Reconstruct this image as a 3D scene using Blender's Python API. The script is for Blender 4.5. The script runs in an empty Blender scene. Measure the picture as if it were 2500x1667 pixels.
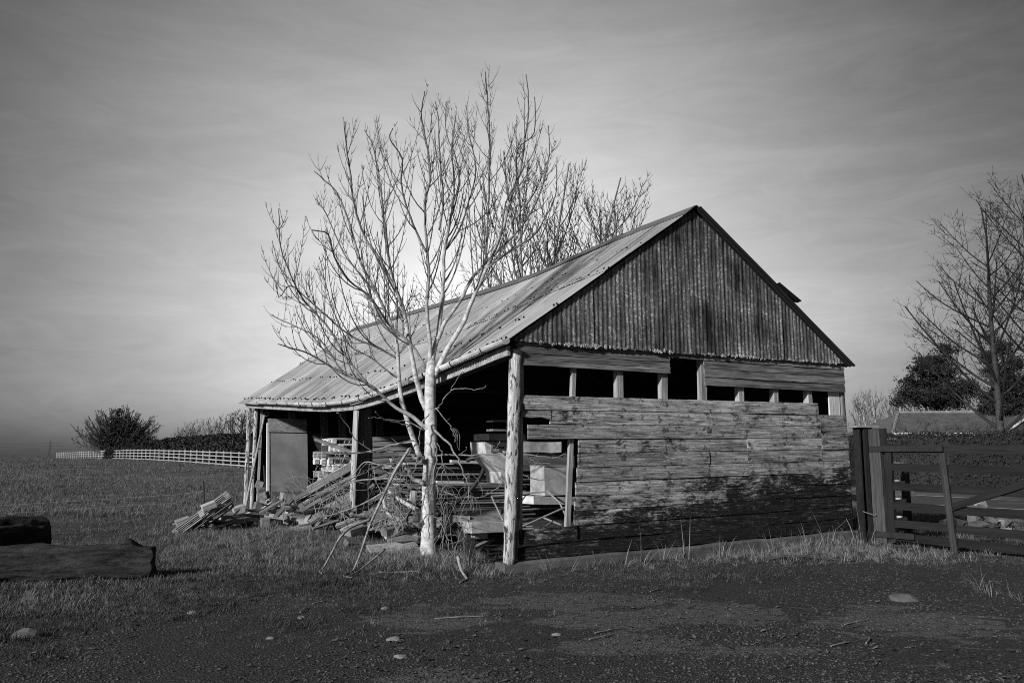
import bpy, math, random
import numpy as np
from mathutils import Vector, Matrix, noise as mnoise
random.seed(7)
rnd = random.Random(11)
sc = bpy.context.scene
C = sc.collection
R_ = math.radians

# ------------------------------------------------------------------ camera
F, CAMH = 2150.0, 1.4                      # focal length in photo pixels (2500 wide), eye height
PT = math.atan(289 / F)
cd = bpy.data.cameras.new('camera'); cam = bpy.data.objects.new('camera', cd); C.objects.link(cam)
cd.sensor_width = 36; cd.lens = 36 * F / 2500; cd.clip_start = 0.05; cd.clip_end = 8000
cam.location = (0, 0, CAMH); cam.rotation_euler = (R_(90) + PT, 0, 0)
sc.camera = cam
# ------------------------------------------------------------------ light
SUN_AZ = math.atan2(-0.649, -0.761)          # direction towards the sun, seen from above
SUN_EL = R_(21)
sd = bpy.data.lights.new('sun', 'SUN'); sun = bpy.data.objects.new('sun', sd); C.objects.link(sun)
sd.energy = 4.7; sd.angle = R_(3.5); sd.color = (1, 1, 1)
tos = Vector((-0.649 * math.cos(SUN_EL), -0.761 * math.cos(SUN_EL), math.sin(SUN_EL)))
sun.rotation_euler = tos.to_track_quat('Z', 'Y').to_euler(); sun.location = (-30, -30, 30)
w = bpy.data.worlds.new('World'); sc.world = w; w.use_nodes = True
nt = w.node_tree; nt.nodes.clear()
def N(t, tp, **k):
    n = t.nodes.new(tp)
    for a, v in k.items(): setattr(n, a, v)
    return n
def math_(t, op, a, b=None, c=None, clamp=False):
    n = N(t, 'ShaderNodeMath', operation=op, use_clamp=clamp)
    for i, v in enumerate((a, b, c)):
        if v is None: continue
        if isinstance(v, (int, float)): n.inputs[i].default_value = v
        else: t.links.new(v, n.inputs[i])
    return n.outputs[0]
def ramp(t, fac, stops):
    n = N(t, 'ShaderNodeValToRGB'); t.links.new(fac, n.inputs[0])
    e = n.color_ramp.elements
    while len(e) < len(stops): e.new(0.5)
    for el, (p, v) in zip(e, stops): el.position = p; el.color = (v, v, v, 1)
    return n.outputs[0]
def mix(t, fac, a, b):
    n = N(t, 'ShaderNodeMix', data_type='FLOAT')
    for s, v in ((n.inputs[0], fac), (n.inputs[2], a), (n.inputs[3], b)):
        if isinstance(v, (int, float)): s.default_value = v
        else: t.links.new(v, s)
    return n.outputs[0]
def noise(t, vec, scale, detail=6, rough=0.6, dist=0.0, w4=None):
    n = N(t, 'ShaderNodeTexNoise')
    if w4 is not None: n.noise_dimensions = '4D'; t.links.new(w4, n.inputs['W'])
    if vec is not None: t.links.new(vec, n.inputs['Vector'])
    n.inputs['Scale'].default_value = scale; n.inputs['Detail'].default_value = detail
    n.inputs['Roughness'].default_value = rough; n.inputs['Distortion'].default_value = dist
    return n.outputs[0]
def mapping(t, vec, s, loc=(0, 0, 0), rot=(0, 0, 0)):
    n = N(t, 'ShaderNodeMapping'); t.links.new(vec, n.inputs[0])
    n.inputs['Scale'].default_value = s; n.inputs['Location'].default_value = loc; n.inputs['Rotation'].default_value = rot
    return n.outputs[0]
sky = N(nt, 'ShaderNodeTexSky', sky_type='NISHITA'); sky.sun_disc = False
sky.sun_elevation = SUN_EL; sky.sun_rotation = math.atan2(-0.649, -0.761)
sky.air_density = 1.0; sky.dust_density = 1.5
sep = N(nt, 'ShaderNodeSeparateColor'); nt.links.new(sky.outputs[0], sep.inputs[0])
tc = N(nt, 'ShaderNodeTexCoord'); gen = tc.outputs['Generated']
# a thin bright veil of high cloud standing low behind the barn, with long cirrus streaks in it
gdir = Vector((-0.06, 0.965, 0.28)).normalized()
dp = N(nt, 'ShaderNodeVectorMath', operation='DOT_PRODUCT'); nt.links.new(gen, dp.inputs[0]); dp.inputs[1].default_value = gdir
ang = math_(nt, 'ARCCOSINE', dp.outputs['Value'])
veil = math_(nt, 'POWER', 2.718, math_(nt, 'MULTIPLY', math_(nt, 'POWER', math_(nt, 'DIVIDE', ang, 0.39), 2.0), -1.0))
m1 = mapping(nt, gen, (1.2, 1.2, 6.0), rot=(0.0, 0.12, 0.3))
c1 = noise(nt, m1, 1.6, 5, 0.55, 0.8)
m2 = mapping(nt, gen, (2.2, 2.2, 9.0), rot=(0.0, -0.22, 0.2))
c2 = noise(nt, m2, 3.2, 8, 0.68, 1.6)
cl = math_(nt, 'ADD', math_(nt, 'MULTIPLY', c1, 0.6), math_(nt, 'MULTIPLY', c2, 0.4))
cl = ramp(nt, cl, [(0.30, 0.0), (0.72, 1.0)])
base = mix(nt, 0.35, sep.outputs[0], sep.outputs[1])
SKYA, SKYV, SKYC = 0.14, 2.95, 0.30
lum = math_(nt, 'MULTIPLY', base, math_(nt, 'ADD', SKYA, math_(nt, 'ADD', math_(nt, 'MULTIPLY', veil, SKYV), math_(nt, 'MULTIPLY', cl, SKYC))))
lum = math_(nt, 'MULTIPLY', lum, math_(nt, 'ADD', 0.9, math_(nt, 'MULTIPLY', cl, 0.2)))
# grey ground mist dulls the lowest few degrees of the sky all round
sx_ = N(nt, 'ShaderNodeSeparateXYZ'); nt.links.new(gen, sx_.inputs[0])
lum = math_(nt, 'MULTIPLY', lum, ramp(nt, sx_.outputs[2], [(0.0, 0.52), (0.06, 0.72), (0.15, 1.0)]))
bg = N(nt, 'ShaderNodeBackground'); nt.links.new(lum, bg.inputs[0]); bg.inputs[1].default_value = 0.10
out = N(nt, 'ShaderNodeOutputWorld'); nt.links.new(bg.outputs[0], out.inputs[0])
sc.view_settings.view_transform = 'Standard'; sc.view_settings.look = 'None'
sc.view_settings.exposure = 0.0; sc.view_settings.gamma = 1.0; sc.view_settings.use_curve_mapping = False
sc.cycles.max_bounces = 5; sc.cycles.diffuse_bounces = 3; sc.cycles.use_denoising = False; sc.cycles.filter_width = 1.0

# ------------------------------------------------------------------ geometry of the place
CP, SP = math.cos(PT), math.sin(PT)
def ray(px, py):
    u = (px - 1250) / F; v = (833.5 - py) / F
    return Vector((u, CP - v * SP, SP + v * CP))
def P(px, py, Y):                            # the point seen at a photo pixel, Y metres away
    d = ray(px, py); return Vector((0, 0, CAMH)) + d * (Y / d.y)
CX, CY = -0.052, 11.517                      # near corner of the barn
GANG = R_(29.546); GW = 6.375; BL = 14.9
A2 = Vector((math.cos(GANG), math.sin(GANG), 0)); B2 = Vector((-math.sin(GANG), math.cos(GANG), 0))
def loc(p): d = Vector((p[0] - CX, p[1] - CY, 0)); return Vector((d.dot(A2), d.dot(B2), p[2]))
def wld(x, y, z=0.0): q = A2 * x + B2 * y; return Vector((CX + q.x, CY + q.y, z))
def sm(a, b, x):
    t = min(1, max(0, (x - a) / (b - a))); return t * t * (3 - 2 * t)
def hgt(x, y):
    r = x / max(y, 1.0)
    z = 1.42 * sm(18, 112, y) * (1 - sm(-0.12, 0.2, r)) * (1 - 0.1 * sm(170, 400, y))
    z += 0.14 * math.exp(-((x - 5.6) ** 2 + (y - 15.2) ** 2) / 6.0)
    l = loc((x, y, 0))
    z += 0.10 * math.exp(-((l.x - 0.2) ** 2 / 1.6 + (l.y - 7.5) ** 2 / 9.0))
    if abs(x) < 40 and y < 60:
        k = 1 - 0.85 * (1 - sm(8.5, 11.5, y + 0.25 * min(0, x + 2)))
        z += k * (0.05 * mnoise.noise((x * 0.6, y * 0.6, 0)) + 0.03 * mnoise.noise((x * 1.9, y * 1.9, 3)))
        z += 0.012 * mnoise.noise((x * 3.1, y * 3.1, 9))
    return z
def PG(px, py):                              # the point of the ground seen at a photo pixel
    d = ray(px, py); lo, hi = 2.0, 400.0; o = Vector((0, 0, CAMH)); t = 2.0
    while t < 400:
        q = o + d * t
        if q.z < hgt(q.x, q.y): break
        t += 0.05 + t * 0.004
    q = o + d * t; q.z = hgt(q.x, q.y); return q

# ------------------------------------------------------------------ helpers
class MB:
    def __init__(s): s.v = []; s.f = []; s.a = []
    def add(s, vs, fs, a=0.0):
        o = len(s.v); s.v += [tuple(q) for q in vs]; s.f += [tuple(i + o for i in f) for f in fs]
        s.a += [a] * len(vs) if not isinstance(a, list) else a
    def box(s, c, d, M=None, jit=0.0):
        vs = []
        for z in (-.5, .5):
            for x, y in ((-.5, -.5), (.5, -.5), (.5, .5), (-.5, .5)):
                q = Vector((x * d[0], y * d[1], z * d[2]))
                if jit: q += Vector((rnd.uniform(-jit, jit), rnd.uniform(-jit, jit), rnd.uniform(-jit, jit)))
                if M is not None: q = M @ q
                vs.append(q + Vector(c))
        s.add(vs, [(3, 2, 1, 0), (4, 5, 6, 7), (0, 1, 5, 4), (1, 2, 6, 5), (2, 3, 7, 6), (3, 0, 4, 7)])
    def tube(s, pts, rad, n=6, cap=True):
        pts = [Vector(p) for p in pts]; m = len(pts)
        if m < 2: return
        t0 = (pts[1] - pts[0]).normalized()
        u = t0.orthogonal().normalized(); vs = []; at = []
        for i, p in enumerate(pts):
            t = (pts[min(i + 1, m - 1)] - pts[max(i - 1, 0)])
            t = t.normalized() if t.length > 1e-9 else t0
            u = (u - t * u.dot(t)); u = u.normalized() if u.length > 1e-6 else t.orthogonal().normalized()
            b = t.cross(u); r = rad[i] if isinstance(rad, (list, tuple)) else rad
            for k in range(n):
                a = 2 * math.pi * k / n; vs.append(p + (u * math.cos(a) + b * math.sin(a)) * r); at.append(r)
        fs = [(i * n + k, i * n + (k + 1) % n, (i + 1) * n + (k + 1) % n, (i + 1) * n + k) for i in range(m - 1) for k in range(n)]
        if cap:
            fs.append(tuple(range(n - 1, -1, -1))); fs.append(tuple((m - 1) * n + k for k in range(n)))
        s.add(vs, fs, at)
    def mesh(s, name, mat, smooth=False):
        me = bpy.data.meshes.new(name); me.from_pydata(s.v, [], s.f)
        if any(s.a):
            at = me.attributes.new('rad', 'FLOAT', 'POINT'); at.data.foreach_set('value', np.array(s.a, dtype=np.float32))
        if mat: me.materials.append(mat)
        if smooth: me.polygons.foreach_set('use_smooth', [True] * len(me.polygons))
        me.update(); return me
    def build(s, name, mat, parent=None, smooth=False, loc=None):
        return link(name, s.mesh(name, mat, smooth), parent, loc)
def link(name, me, parent=None, loc=None):
    o = bpy.data.objects.new(name, me); C.objects.link(o)
    if parent: o.parent = parent
    if loc is not None: o.location = loc
    return o
def tag(o, label=None, cat=None, group=None, kind=None):
    for k, v in (('label', label), ('category', cat), ('group', group), ('kind', kind)):
        if v: o[k] = v
    return o
def thing(name, label, cat, loc=(0, 0, 0), rz=0.0, group=None):
    o = bpy.data.objects.new(name, None); C.objects.link(o); o.empty_display_size = 0.2
    o.location = loc; o.rotation_euler = (0, 0, rz); return tag(o, label, cat, group)
def dup(r, group=None):
    c = r.copy(); C.objects.link(c)
    for ch in list(r.children):
        d = ch.copy(); C.objects.link(d); d.parent = c
        for g in ch.children:
            e = g.copy(); C.objects.link(e); e.parent = d
    return c
_beams = {}
def beam_mesh(L, bw, bh, mat, jit, n, seed):
    key = (round(L, 2), bw, bh, mat.name, jit, n, seed)
    if key in _beams: return _beams[key]
    r = random.Random(hash(key[:3]) % 1000 + seed); vs = []; fs = []
    off = [r.uniform(0, 50) for _ in range(3)]
    for i in range(n + 1):
        x = L * i / n
        for y, z in ((-1, -1), (1, -1), (1, 1), (-1, 1)):
            dx = jit * 2 * r.uniform(-1, 1) if i in (0, n) else 0
            vs.append((x + dx, y * bw / 2 + jit * mnoise.noise((x * 3, off[0] + y, z)) * 1.6 + jit * .5 * r.uniform(-1, 1),
                       z * bh / 2 + jit * mnoise.noise((x * 3, off[1] + y * 2, z * 2)) * 1.6 + jit * .5 * r.uniform(-1, 1)))
    for i in range(n):
        for k in range(4): fs.append((i * 4 + k, i * 4 + (k + 1) % 4, i * 4 + 4 + (k + 1) % 4, i * 4 + 4 + k))
    fs.append((3, 2, 1, 0)); fs.append((n * 4, n * 4 + 1, n * 4 + 2, n * 4 + 3))
    fs = [tuple(reversed(f)) for f in fs]
    me = bpy.data.meshes.new('beam'); me.from_pydata(vs, [], fs); me.materials.append(mat); me.update()
    import bmesh
    bm = bmesh.new(); bm.from_mesh(me); bmesh.ops.recalc_face_normals(bm, faces=bm.faces); bm.to_mesh(me); bm.free()
    _beams[key] = me; return me
def frame(p0, p1, up=(0, 0, 1)):
    p0, p1, up = Vector(p0), Vector(p1), Vector(up)
    x = (p1 - p0).normalized(); z = up - x * up.dot(x)
    if z.length < 1e-4: z = x.orthogonal()
    z.normalize(); y = z.cross(x)
    return Matrix(((x.x, y.x, z.x, p0.x), (x.y, y.y, z.y, p0.y), (x.z, y.z, z.z, p0.z), (0, 0, 0, 1)))
def beam(name, p0, p1, bw, bh, mat, parent=None, up=(0, 0, 1), jit=0.004, n=4, seed=None):
    """a timber from p0 to p1: bw across, bh along up"""
    L = (Vector(p1) - Vector(p0)).length
    o = link(name, beam_mesh(L, bw, bh, mat, jit, n, rnd.randrange(3) if seed is None else seed), parent)
    o.matrix_basis = frame(p0, p1, up); return o
def prism(mb, poly, p0, ex, ey, ez, d):
    """extrude a 2-D outline: points p0+ex*a+ey*b, thickness d along ez"""
    n = len(poly); ez = Vector(ez)
    vs = [Vector(p0) + Vector(ex) * a + Vector(ey) * b for a, b in poly]; vs += [v + ez * d for v in vs]
    mb.add(vs, [tuple(range(n - 1, -1, -1)), tuple(range(n, 2 * n))] + [(i, (i + 1) % n, n + (i + 1) % n, n + i) for i in range(n)])

# ------------------------------------------------------------------ materials (the place is seen in black and white)
def newmat(name, rough=0.85, spec=0.3):
    m = bpy.data.materials.new(name); m.use_nodes = True; t = m.node_tree
    b = t.nodes['Principled BSDF']; b.inputs['Roughness'].default_value = rough
    b.inputs['Specular IOR Level'].default_value = spec
    tcn = N(t, 'ShaderNodeTexCoord'); return m, t, b, tcn.outputs['Object']
def setcol(t, b, v):
    n = N(t, 'ShaderNodeCombineColor')
    for i in range(3): t.links.new(v, n.inputs[i])
    t.links.new(n.outputs[0], b.inputs['Base Color'])
def setbump(t, b, h, strength=0.5, dist=0.01):
    n = N(t, 'ShaderNodeBump'); n.inputs['Strength'].default_value = strength; n.inputs['Distance'].default_value = dist
    t.links.new(h, n.inputs['Height']); t.links.new(n.outputs[0], b.inputs['Normal'])
def objrand(t, k=60.0):
    n = N(t, 'ShaderNodeObjectInfo'); return math_(t, 'MULTIPLY', n.outputs['Random'], k), n.outputs['Random']
def m_wood(name, dark, light, grain=30.0, lng=1.4, stain=0.5, bump=0.5, vary=0.25, rough=0.85):
    """weathered timber, grain along local X"""
    m, t, b, o = newmat(name, rough); w4, rv = objrand(t)
    g = noise(t, mapping(t, o, (lng, grain, grain)), 1.0, 7, 0.65, 0.3, w4)
    s = noise(t, mapping(t, o, (0.9, 5, 5)), 1.0, 5, 0.6, 0.6, w4)
    gg = ramp(t, g, [(0.33, 0.0), (0.66, 1.0)])
    ss = ramp(t, s, [(0.35, 1.0 - stain), (0.6, 1.0)])
    v = math_(t, 'MULTIPLY', mix(t, gg, dark, light), ss)
    v = math_(t, 'MULTIPLY', v, math_(t, 'ADD', 1.0 - vary, math_(t, 'MULTIPLY', rv, 2 * vary)))
    setcol(t, b, v); setbump(t, b, gg, bump, 0.008); return m
def m_plain(name, lo, hi, scale=8.0, rough=0.8, bump=0.2, spec=0.3, metal=0.0, vary=0.1):
    m, t, b, o = newmat(name, rough, spec); w4, rv = objrand(t)
    n1 = noise(t, o, scale, 7, 0.65, 0.2, w4); n2 = noise(t, o, scale * 0.2, 4, 0.6, 0.3, w4)
    f = ramp(t, math_(t, 'ADD', math_(t, 'MULTIPLY', n1, 0.5), math_(t, 'MULTIPLY', n2, 0.5)), [(0.35, 0), (0.65, 1)])
    v = math_(t, 'MULTIPLY', mix(t, f, lo, hi), math_(t, 'ADD', 1 - vary, math_(t, 'MULTIPLY', rv, 2 * vary)))
    setcol(t, b, v); setbump(t, b, n1, bump, 0.01); b.inputs['Metallic'].default_value = metal; return m
def m_board():
    """horizontal wall boards: bare silvered grain, peeling old tar left thick on the low boards; barn coordinates"""
    m, t, b, o = newmat('tarred_board', 0.9, 0.08); w4, rv = objrand(t, 90)
    sx = N(t, 'ShaderNodeSeparateXYZ'); t.links.new(o, sx.inputs[0])
    g = noise(t, mapping(t, o, (2.0, 1, 60)), 1.0, 8, 0.72, 0.5, w4)
    g2 = noise(t, mapping(t, o, (2.6, 5, 14)), 1.0, 10, 0.78, 0.8, w4)
    big = noise(t, mapping(t, o, (0.9, 1, 1.8)), 1.0, 6, 0.65, 0.8)
    row = noise(t, mapping(t, o, (0.45, 1, 3)), 1.0, 3, 0.5, 0.2, w4)
    spots = noise(t, mapping(t, o, (7, 7, 12)), 1.0, 5, 0.65, 0.8, w4)
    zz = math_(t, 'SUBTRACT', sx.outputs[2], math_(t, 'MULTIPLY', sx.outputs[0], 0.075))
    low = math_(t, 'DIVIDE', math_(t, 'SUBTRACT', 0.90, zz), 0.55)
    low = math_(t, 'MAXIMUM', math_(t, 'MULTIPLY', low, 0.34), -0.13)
    c = lambda v, k: math_(t, 'MULTIPLY', math_(t, 'SUBTRACT', v, 0.5), k)
    tar = math_(t, 'ADD', c(g2, 1.5), math_(t, 'ADD', c(big, 1.1), c(row, 0.7)))
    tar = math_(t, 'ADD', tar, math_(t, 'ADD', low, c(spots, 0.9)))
    tar = math_(t, 'ADD', tar, math_(t, 'MULTIPLY', rv, 0.10))
    tm = ramp(t, tar, [(0.13, 0.0), (0.29, 1.0)])
    gg = ramp(t, g, [(0.34, 0.0), (0.66, 1.0)])
    mid = noise(t, mapping(t, o, (1.3, 1, 9)), 1.0, 6, 0.7, 0.6, w4)
    bare = math_(t, 'MULTIPLY', mix(t, gg, 0.035, 0.82), mix(t, ramp(t, mid, [(0.36, 0), (0.62, 1)]), 0.50, 1.10))
    bare = math_(t, 'MULTIPLY', bare, math_(t, 'ADD', 0.68, math_(t, 'MULTIPLY', rv, 0.55)))
    # rust-black stains bleeding from the nails, clustered on the line of each stud
    fx = math_(t, 'SUBTRACT', math_(t, 'FRACT', math_(t, 'DIVIDE', math_(t, 'SUBTRACT', sx.outputs[0], 0.62), 0.785)), 0.5)
    near = math_(t, 'SUBTRACT', 1.0, math_(t, 'MULTIPLY', math_(t, 'ABSOLUTE', fx), 4.5), clamp=True)
    sp2 = noise(t, mapping(t, o, (11, 7, 13)), 1.0, 4, 0.6, 0.5, w4)
    ns = ramp(t, math_(t, 'ADD', sp2, math_(t, 'MULTIPLY', near, 0.10)), [(0.60, 0.0), (0.68, 1.0)])
    film = math_(t, 'MULTIPLY', ramp(t, tar, [(-0.16, 0.0), (0.20, 1.0)]), 0.76)        # thin worn film of the old tar
    bare = math_(t, 'MULTIPLY', bare, math_(t, 'SUBTRACT', 1.0, film))
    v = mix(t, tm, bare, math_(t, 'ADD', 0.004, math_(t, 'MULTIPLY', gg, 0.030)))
    v = mix(t, math_(t, 'MULTIPLY', ns, 0.85), v, 0.03)
    fl = noise(t, mapping(t, o, (5, 5, 44)), 1.0, 9, 0.8, 1.0, w4)                # pale flakes of old paint along the grain, also painting in sunlit plank edges
    fm = math_(t, 'MULTIPLY', ramp(t, fl, [(0.555, 0.0), (0.60, 1.0)]), ramp(t, big, [(0.38, 1.0), (0.62, 0.25)]))
    v = mix(t, math_(t, 'MULTIPLY', fm, math_(t, 'SUBTRACT', 0.95, math_(t, 'MULTIPLY', low, 1.5), clamp=True)), v, 0.78)
    setcol(t, b, v)
    hh = math_(t, 'ADD', math_(t, 'MULTIPLY', gg, 0.6), math_(t, 'MULTIPLY', tm, 0.5))
    setbump(t, b, hh, 0.9, 0.014); return m
def m_post():
    m, t, b, o = newmat('rotten_post', 0.85, 0.2); w4, rv = objrand(t)
    g = noise(t, mapping(t, o, (2.0, 26, 26)), 1.0, 8, 0.7, 0.6, w4)
    k = noise(t, mapping(t, o, (4.5, 16, 16)), 1.0, 6, 0.65, 1.0, w4)
    gg = ramp(t, g, [(0.32, 0.0), (0.64, 1.0)]); kk = ramp(t, k, [(0.52, 0.0), (0.60, 1.0)])
    v = mix(t, kk, mix(t, gg, 0.26, 0.72), 0.04)
    setcol(t, b, v); setbump(t, b, math_(t, 'SUBTRACT', gg, math_(t, 'MULTIPLY', kk, 0.9)), 0.9, 0.014); return m
def m_iron(name, axis, lo, hi, spotty):
    """old corrugated sheets, streaked along the fall of the water, furrows coloured darker in place of corrugation shading"""
    m, t, b, o = newmat(name, 0.8, 0.25); w4, rv = objrand(t)
    sx = N(t, 'ShaderNodeSeparateXYZ'); t.links.new(o, sx.inputs[0])
    sc_ = {'z': ((5.5, 1, 0.55), (21, 1, 1.6)), 'slope': ((0.30, 6, 0.30), (0.5, 34, 0.5))}[axis]
    s1 = noise(t, mapping(t, o, sc_[0]), 1.0, 6, 0.6, 0.3, w4); s2 = noise(t, mapping(t, o, sc_[1]), 1.0, 7, 0.7, 0.3)
    big = noise(t, o, 0.7, 5, 0.65, 0.6); sp = noise(t, o, 24, 6, 0.75, 0.4)
    cc = sx.outputs[0] if axis == 'z' else sx.outputs[1]
    fur = math_(t, 'COSINE', math_(t, 'MULTIPLY', cc, 2 * math.pi / 0.0762))
    fur = math_(t, 'ADD', 0.5, math_(t, 'MULTIPLY', fur, 0.5 if axis == 'slope' else 0.5))
    c = lambda v, k: math_(t, 'MULTIPLY', math_(t, 'SUBTRACT', v, 0.5), k)
    s = math_(t, 'ADD', c(s1, 1.3), math_(t, 'ADD', c(s2, 1.5), math_(t, 'ADD', c(big, 1.2), c(sp, 0.5))))
    s = math_(t, 'ADD', s, c(fur, 0.85 if axis == 'slope' else 0.12))  # shading of the corrugations put into the colour: crests lighter, furrows darker
    f = ramp(t, s, [(0.0, 0.0), (1.0, 1.0)]) if False else ramp(t, math_(t, 'ADD', s, 0.5), [(0.16, 0.0), (0.84, 1.0)])
    v = mix(t, f, lo, hi)
    lich = math_(t, 'MULTIPLY', ramp(t, math_(t, 'ADD', sp, c(s2, 0.5)), [(0.53, 0), (0.64, 1)]), ramp(t, math_(t, 'ADD', math_(t, 'MULTIPLY', s1, 0.5), math_(t, 'MULTIPLY', big, 0.5)), [(0.44, 0), (0.58, 1)]))
    v = mix(t, math_(t, 'MULTIPLY', lich, spotty), v, 0.66)
    v = math_(t, 'MULTIPLY', v, math_(t, 'ADD', 0.80, math_(t, 'MULTIPLY', rv, 0.40)))
    gb = N(t, 'ShaderNodeNewGeometry'); v = mix(t, gb.outputs['Backfacing'], v, 0.02) if axis == 'slope' else v   # undersides coloured near black: the shade inside the barn, painted in
    setcol(t, b, v); setbump(t, b, sp, 0.3, 0.006); return m
def m_bark(name, young, old, thin=0.016, thick=0.055, scale=1.0):
    """pale smooth bark on the thick wood, dark on the young shoots ('rad' is the branch radius)"""
    m, t, b, o = newmat(name, 0.8, 0.25)
    at = N(t, 'ShaderNodeAttribute', attribute_name='rad'); r = at.outputs['Fac']
    f = N(t, 'ShaderNodeMapRange'); t.links.new(r, f.inputs[0]); f.inputs[1].default_value = thin; f.inputs[2].default_value = thick
    n1 = noise(t, o, 9 * scale, 6, 0.65, 0.5); n2 = noise(t, mapping(t, o, (6, 6, 30)), scale, 5, 0.6)
    v = mix(t, f.outputs[0], young, old)
    v = math_(t, 'MULTIPLY', v, ramp(t, n1, [(0.32, 0.36), (0.60, 1.05)]))
    v = math_(t, 'MULTIPLY', v, ramp(t, n2, [(0.30, 0.45), (0.44, 1.0)]))
    setcol(t, b, v); setbump(t, b, math_(t, 'ADD', n1, n2), 0.4, 0.01); return m
def m_ground():
    m, t, b, o = newmat('earth', 0.95, 0.15)
    sx = N(t, 'ShaderNodeSeparateXYZ'); t.links.new(o, sx.inputs[0]); X, Y = sx.outputs[0], sx.outputs[1]
    n1 = noise(t, o, 0.45, 6, 0.6, 0.6); n2 = noise(t, o, 6, 8, 0.7); n3 = noise(t, o, 38, 6, 0.7); n4 = noise(t, o, 0.09, 5, 0.6, 0.5)
    # edge of the worn tarmac yard: y = 9.6 on the right, coming nearer on the left
    e = math_(t, 'ADD', Y, math_(t, 'ADD', math_(t, 'MULTIPLY', math_(t, 'SUBTRACT', n1, 0.5), 3.0), math_(t, 'MULTIPLY', math_(t, 'SUBTRACT', n2, 0.5), 1.0)))
    lim = math_(t, 'ADD', 9.9, math_(t, 'MULTIPLY', math_(t, 'MINIMUM', math_(t, 'ADD', X, 1.0), 0.0), 0.9))
    lim = math_(t, 'ADD', lim, math_(t, 'MULTIPLY', math_(t, 'MINIMUM', math_(t, 'MAXIMUM', math_(t, 'ADD', X, 0.5), 0.0), 4.5), 0.55))
    yard = math_(t, 'SUBTRACT', 1.0, ramp(t, math_(t, 'ADD', math_(t, 'MULTIPLY', math_(t, 'SUBTRACT', e, lim), 0.8), 0.5), [(0.2, 0), (0.8, 1)]))
    vor = N(t, 'ShaderNodeTexVoronoi'); t.links.new(o, vor.inputs[0]); vor.inputs['Scale'].default_value = 42
    peb = ramp(t, vor.outputs['Distance'], [(0.1, 1.0), (0.5, 0.0)])
    tarm = mix(t, ramp(t, n3, [(0.35, 0), (0.7, 1)]), 0.022, 0.095)
    tarm = math_(t, 'MULTIPLY', tarm, mix(t, peb, 0.75, 1.6))
    tot = None                                              # worn bare patches of old tarmac, where they lie in the yard
    for px_, py_, rx, ry in ((1010, 1506, .42, .26), (1110, 1510, .36, .24), (1410, 1512, .30, .20), (1490, 1518, .34, .2), (1340, 1470, .5, .22), (1470, 1460, .5, .2), (1545, 1568, .30, .16), (1480, 1586, .36, .12), (1620, 1572, .2, .1), (1690, 1510, .6, .16), (1060, 1650, .3, .14), (1900, 1590, .4, .1), (1760, 1490, .5, .2), (2250, 1520, .8, .4)):
        q = PG(px_, py_)
        d = math_(t, 'ADD', math_(t, 'POWER', math_(t, 'DIVIDE', math_(t, 'SUBTRACT', X, q.x), rx), 2.0), math_(t, 'POWER', math_(t, 'DIVIDE', math_(t, 'SUBTRACT', Y, q.y), ry * 1.9), 2.0))
        g_ = math_(t, 'POWER', 2.718, math_(t, 'MULTIPLY', d, -0.8)); tot = g_ if tot is None else math_(t, 'ADD', tot, g_)
    pn = noise(t, mapping(t, o, (1.7, 2.3, 2)), 1.0, 9, 0.66, 0.9)
    patch = ramp(t, math_(t, 'ADD', tot, math_(t, 'MULTIPLY', math_(t, 'SUBTRACT', pn, 0.5), 3.4)), [(0.42, 0), (0.56, 1)])
    crack = N(t, 'ShaderNodeTexVoronoi', feature='DISTANCE_TO_EDGE'); t.links.new(mapping(t, o, (4, 6.5, 4)), crack.inputs[0]); crack.inputs['Scale'].default_value = 1.0
    ck = ramp(t, crack.outputs[0], [(0.02, 0.25), (0.07, 1.0)])
    tarm = mix(t, math_(t, 'MULTIPLY', patch, ck), tarm, math_(t, 'MULTIPLY', ramp(t, n3, [(0.3, 0.7), (0.7, 1.1)]), 0.115))
    gr = mix(t, ramp(t, n2, [(0.35, 0), (0.65, 1)]), 0.025, 0.09)
    gr = math_(t, 'MULTIPLY', gr, ramp(t, n4, [(0.35, 0.75), (0.65, 1.1)]))
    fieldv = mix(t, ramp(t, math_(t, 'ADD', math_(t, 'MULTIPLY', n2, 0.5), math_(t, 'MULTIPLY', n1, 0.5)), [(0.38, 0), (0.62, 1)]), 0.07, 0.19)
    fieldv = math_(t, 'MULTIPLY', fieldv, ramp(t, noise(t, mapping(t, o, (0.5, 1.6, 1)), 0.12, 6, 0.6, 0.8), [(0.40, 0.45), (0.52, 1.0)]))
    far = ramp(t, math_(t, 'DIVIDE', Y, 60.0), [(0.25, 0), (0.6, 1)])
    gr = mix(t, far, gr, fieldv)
    v = mix(t, yard, gr, tarm)
    setcol(t, b, v)
    hh = math_(t, 'ADD', math_(t, 'MULTIPLY', n2, 1.0), math_(t, 'ADD', math_(t, 'MULTIPLY', n3, 0.35), math_(t, 'MULTIPLY', peb, 0.35)))
    setbump(t, b, hh, 0.8, 0.035); return m
def m_leaf(name, lo, hi, rough=0.7):
    m, t, b, o = newmat(name, rough, 0.2)
    oi = N(t, 'ShaderNodeObjectInfo'); g = N(t, 'ShaderNodeNewGeometry')
    f = math_(t, 'FRACT', math_(t, 'ADD', oi.outputs['Random'], g.outputs['Random Per Island']))
    setcol(t, b, mix(t, f, lo, hi)); return m

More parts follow.
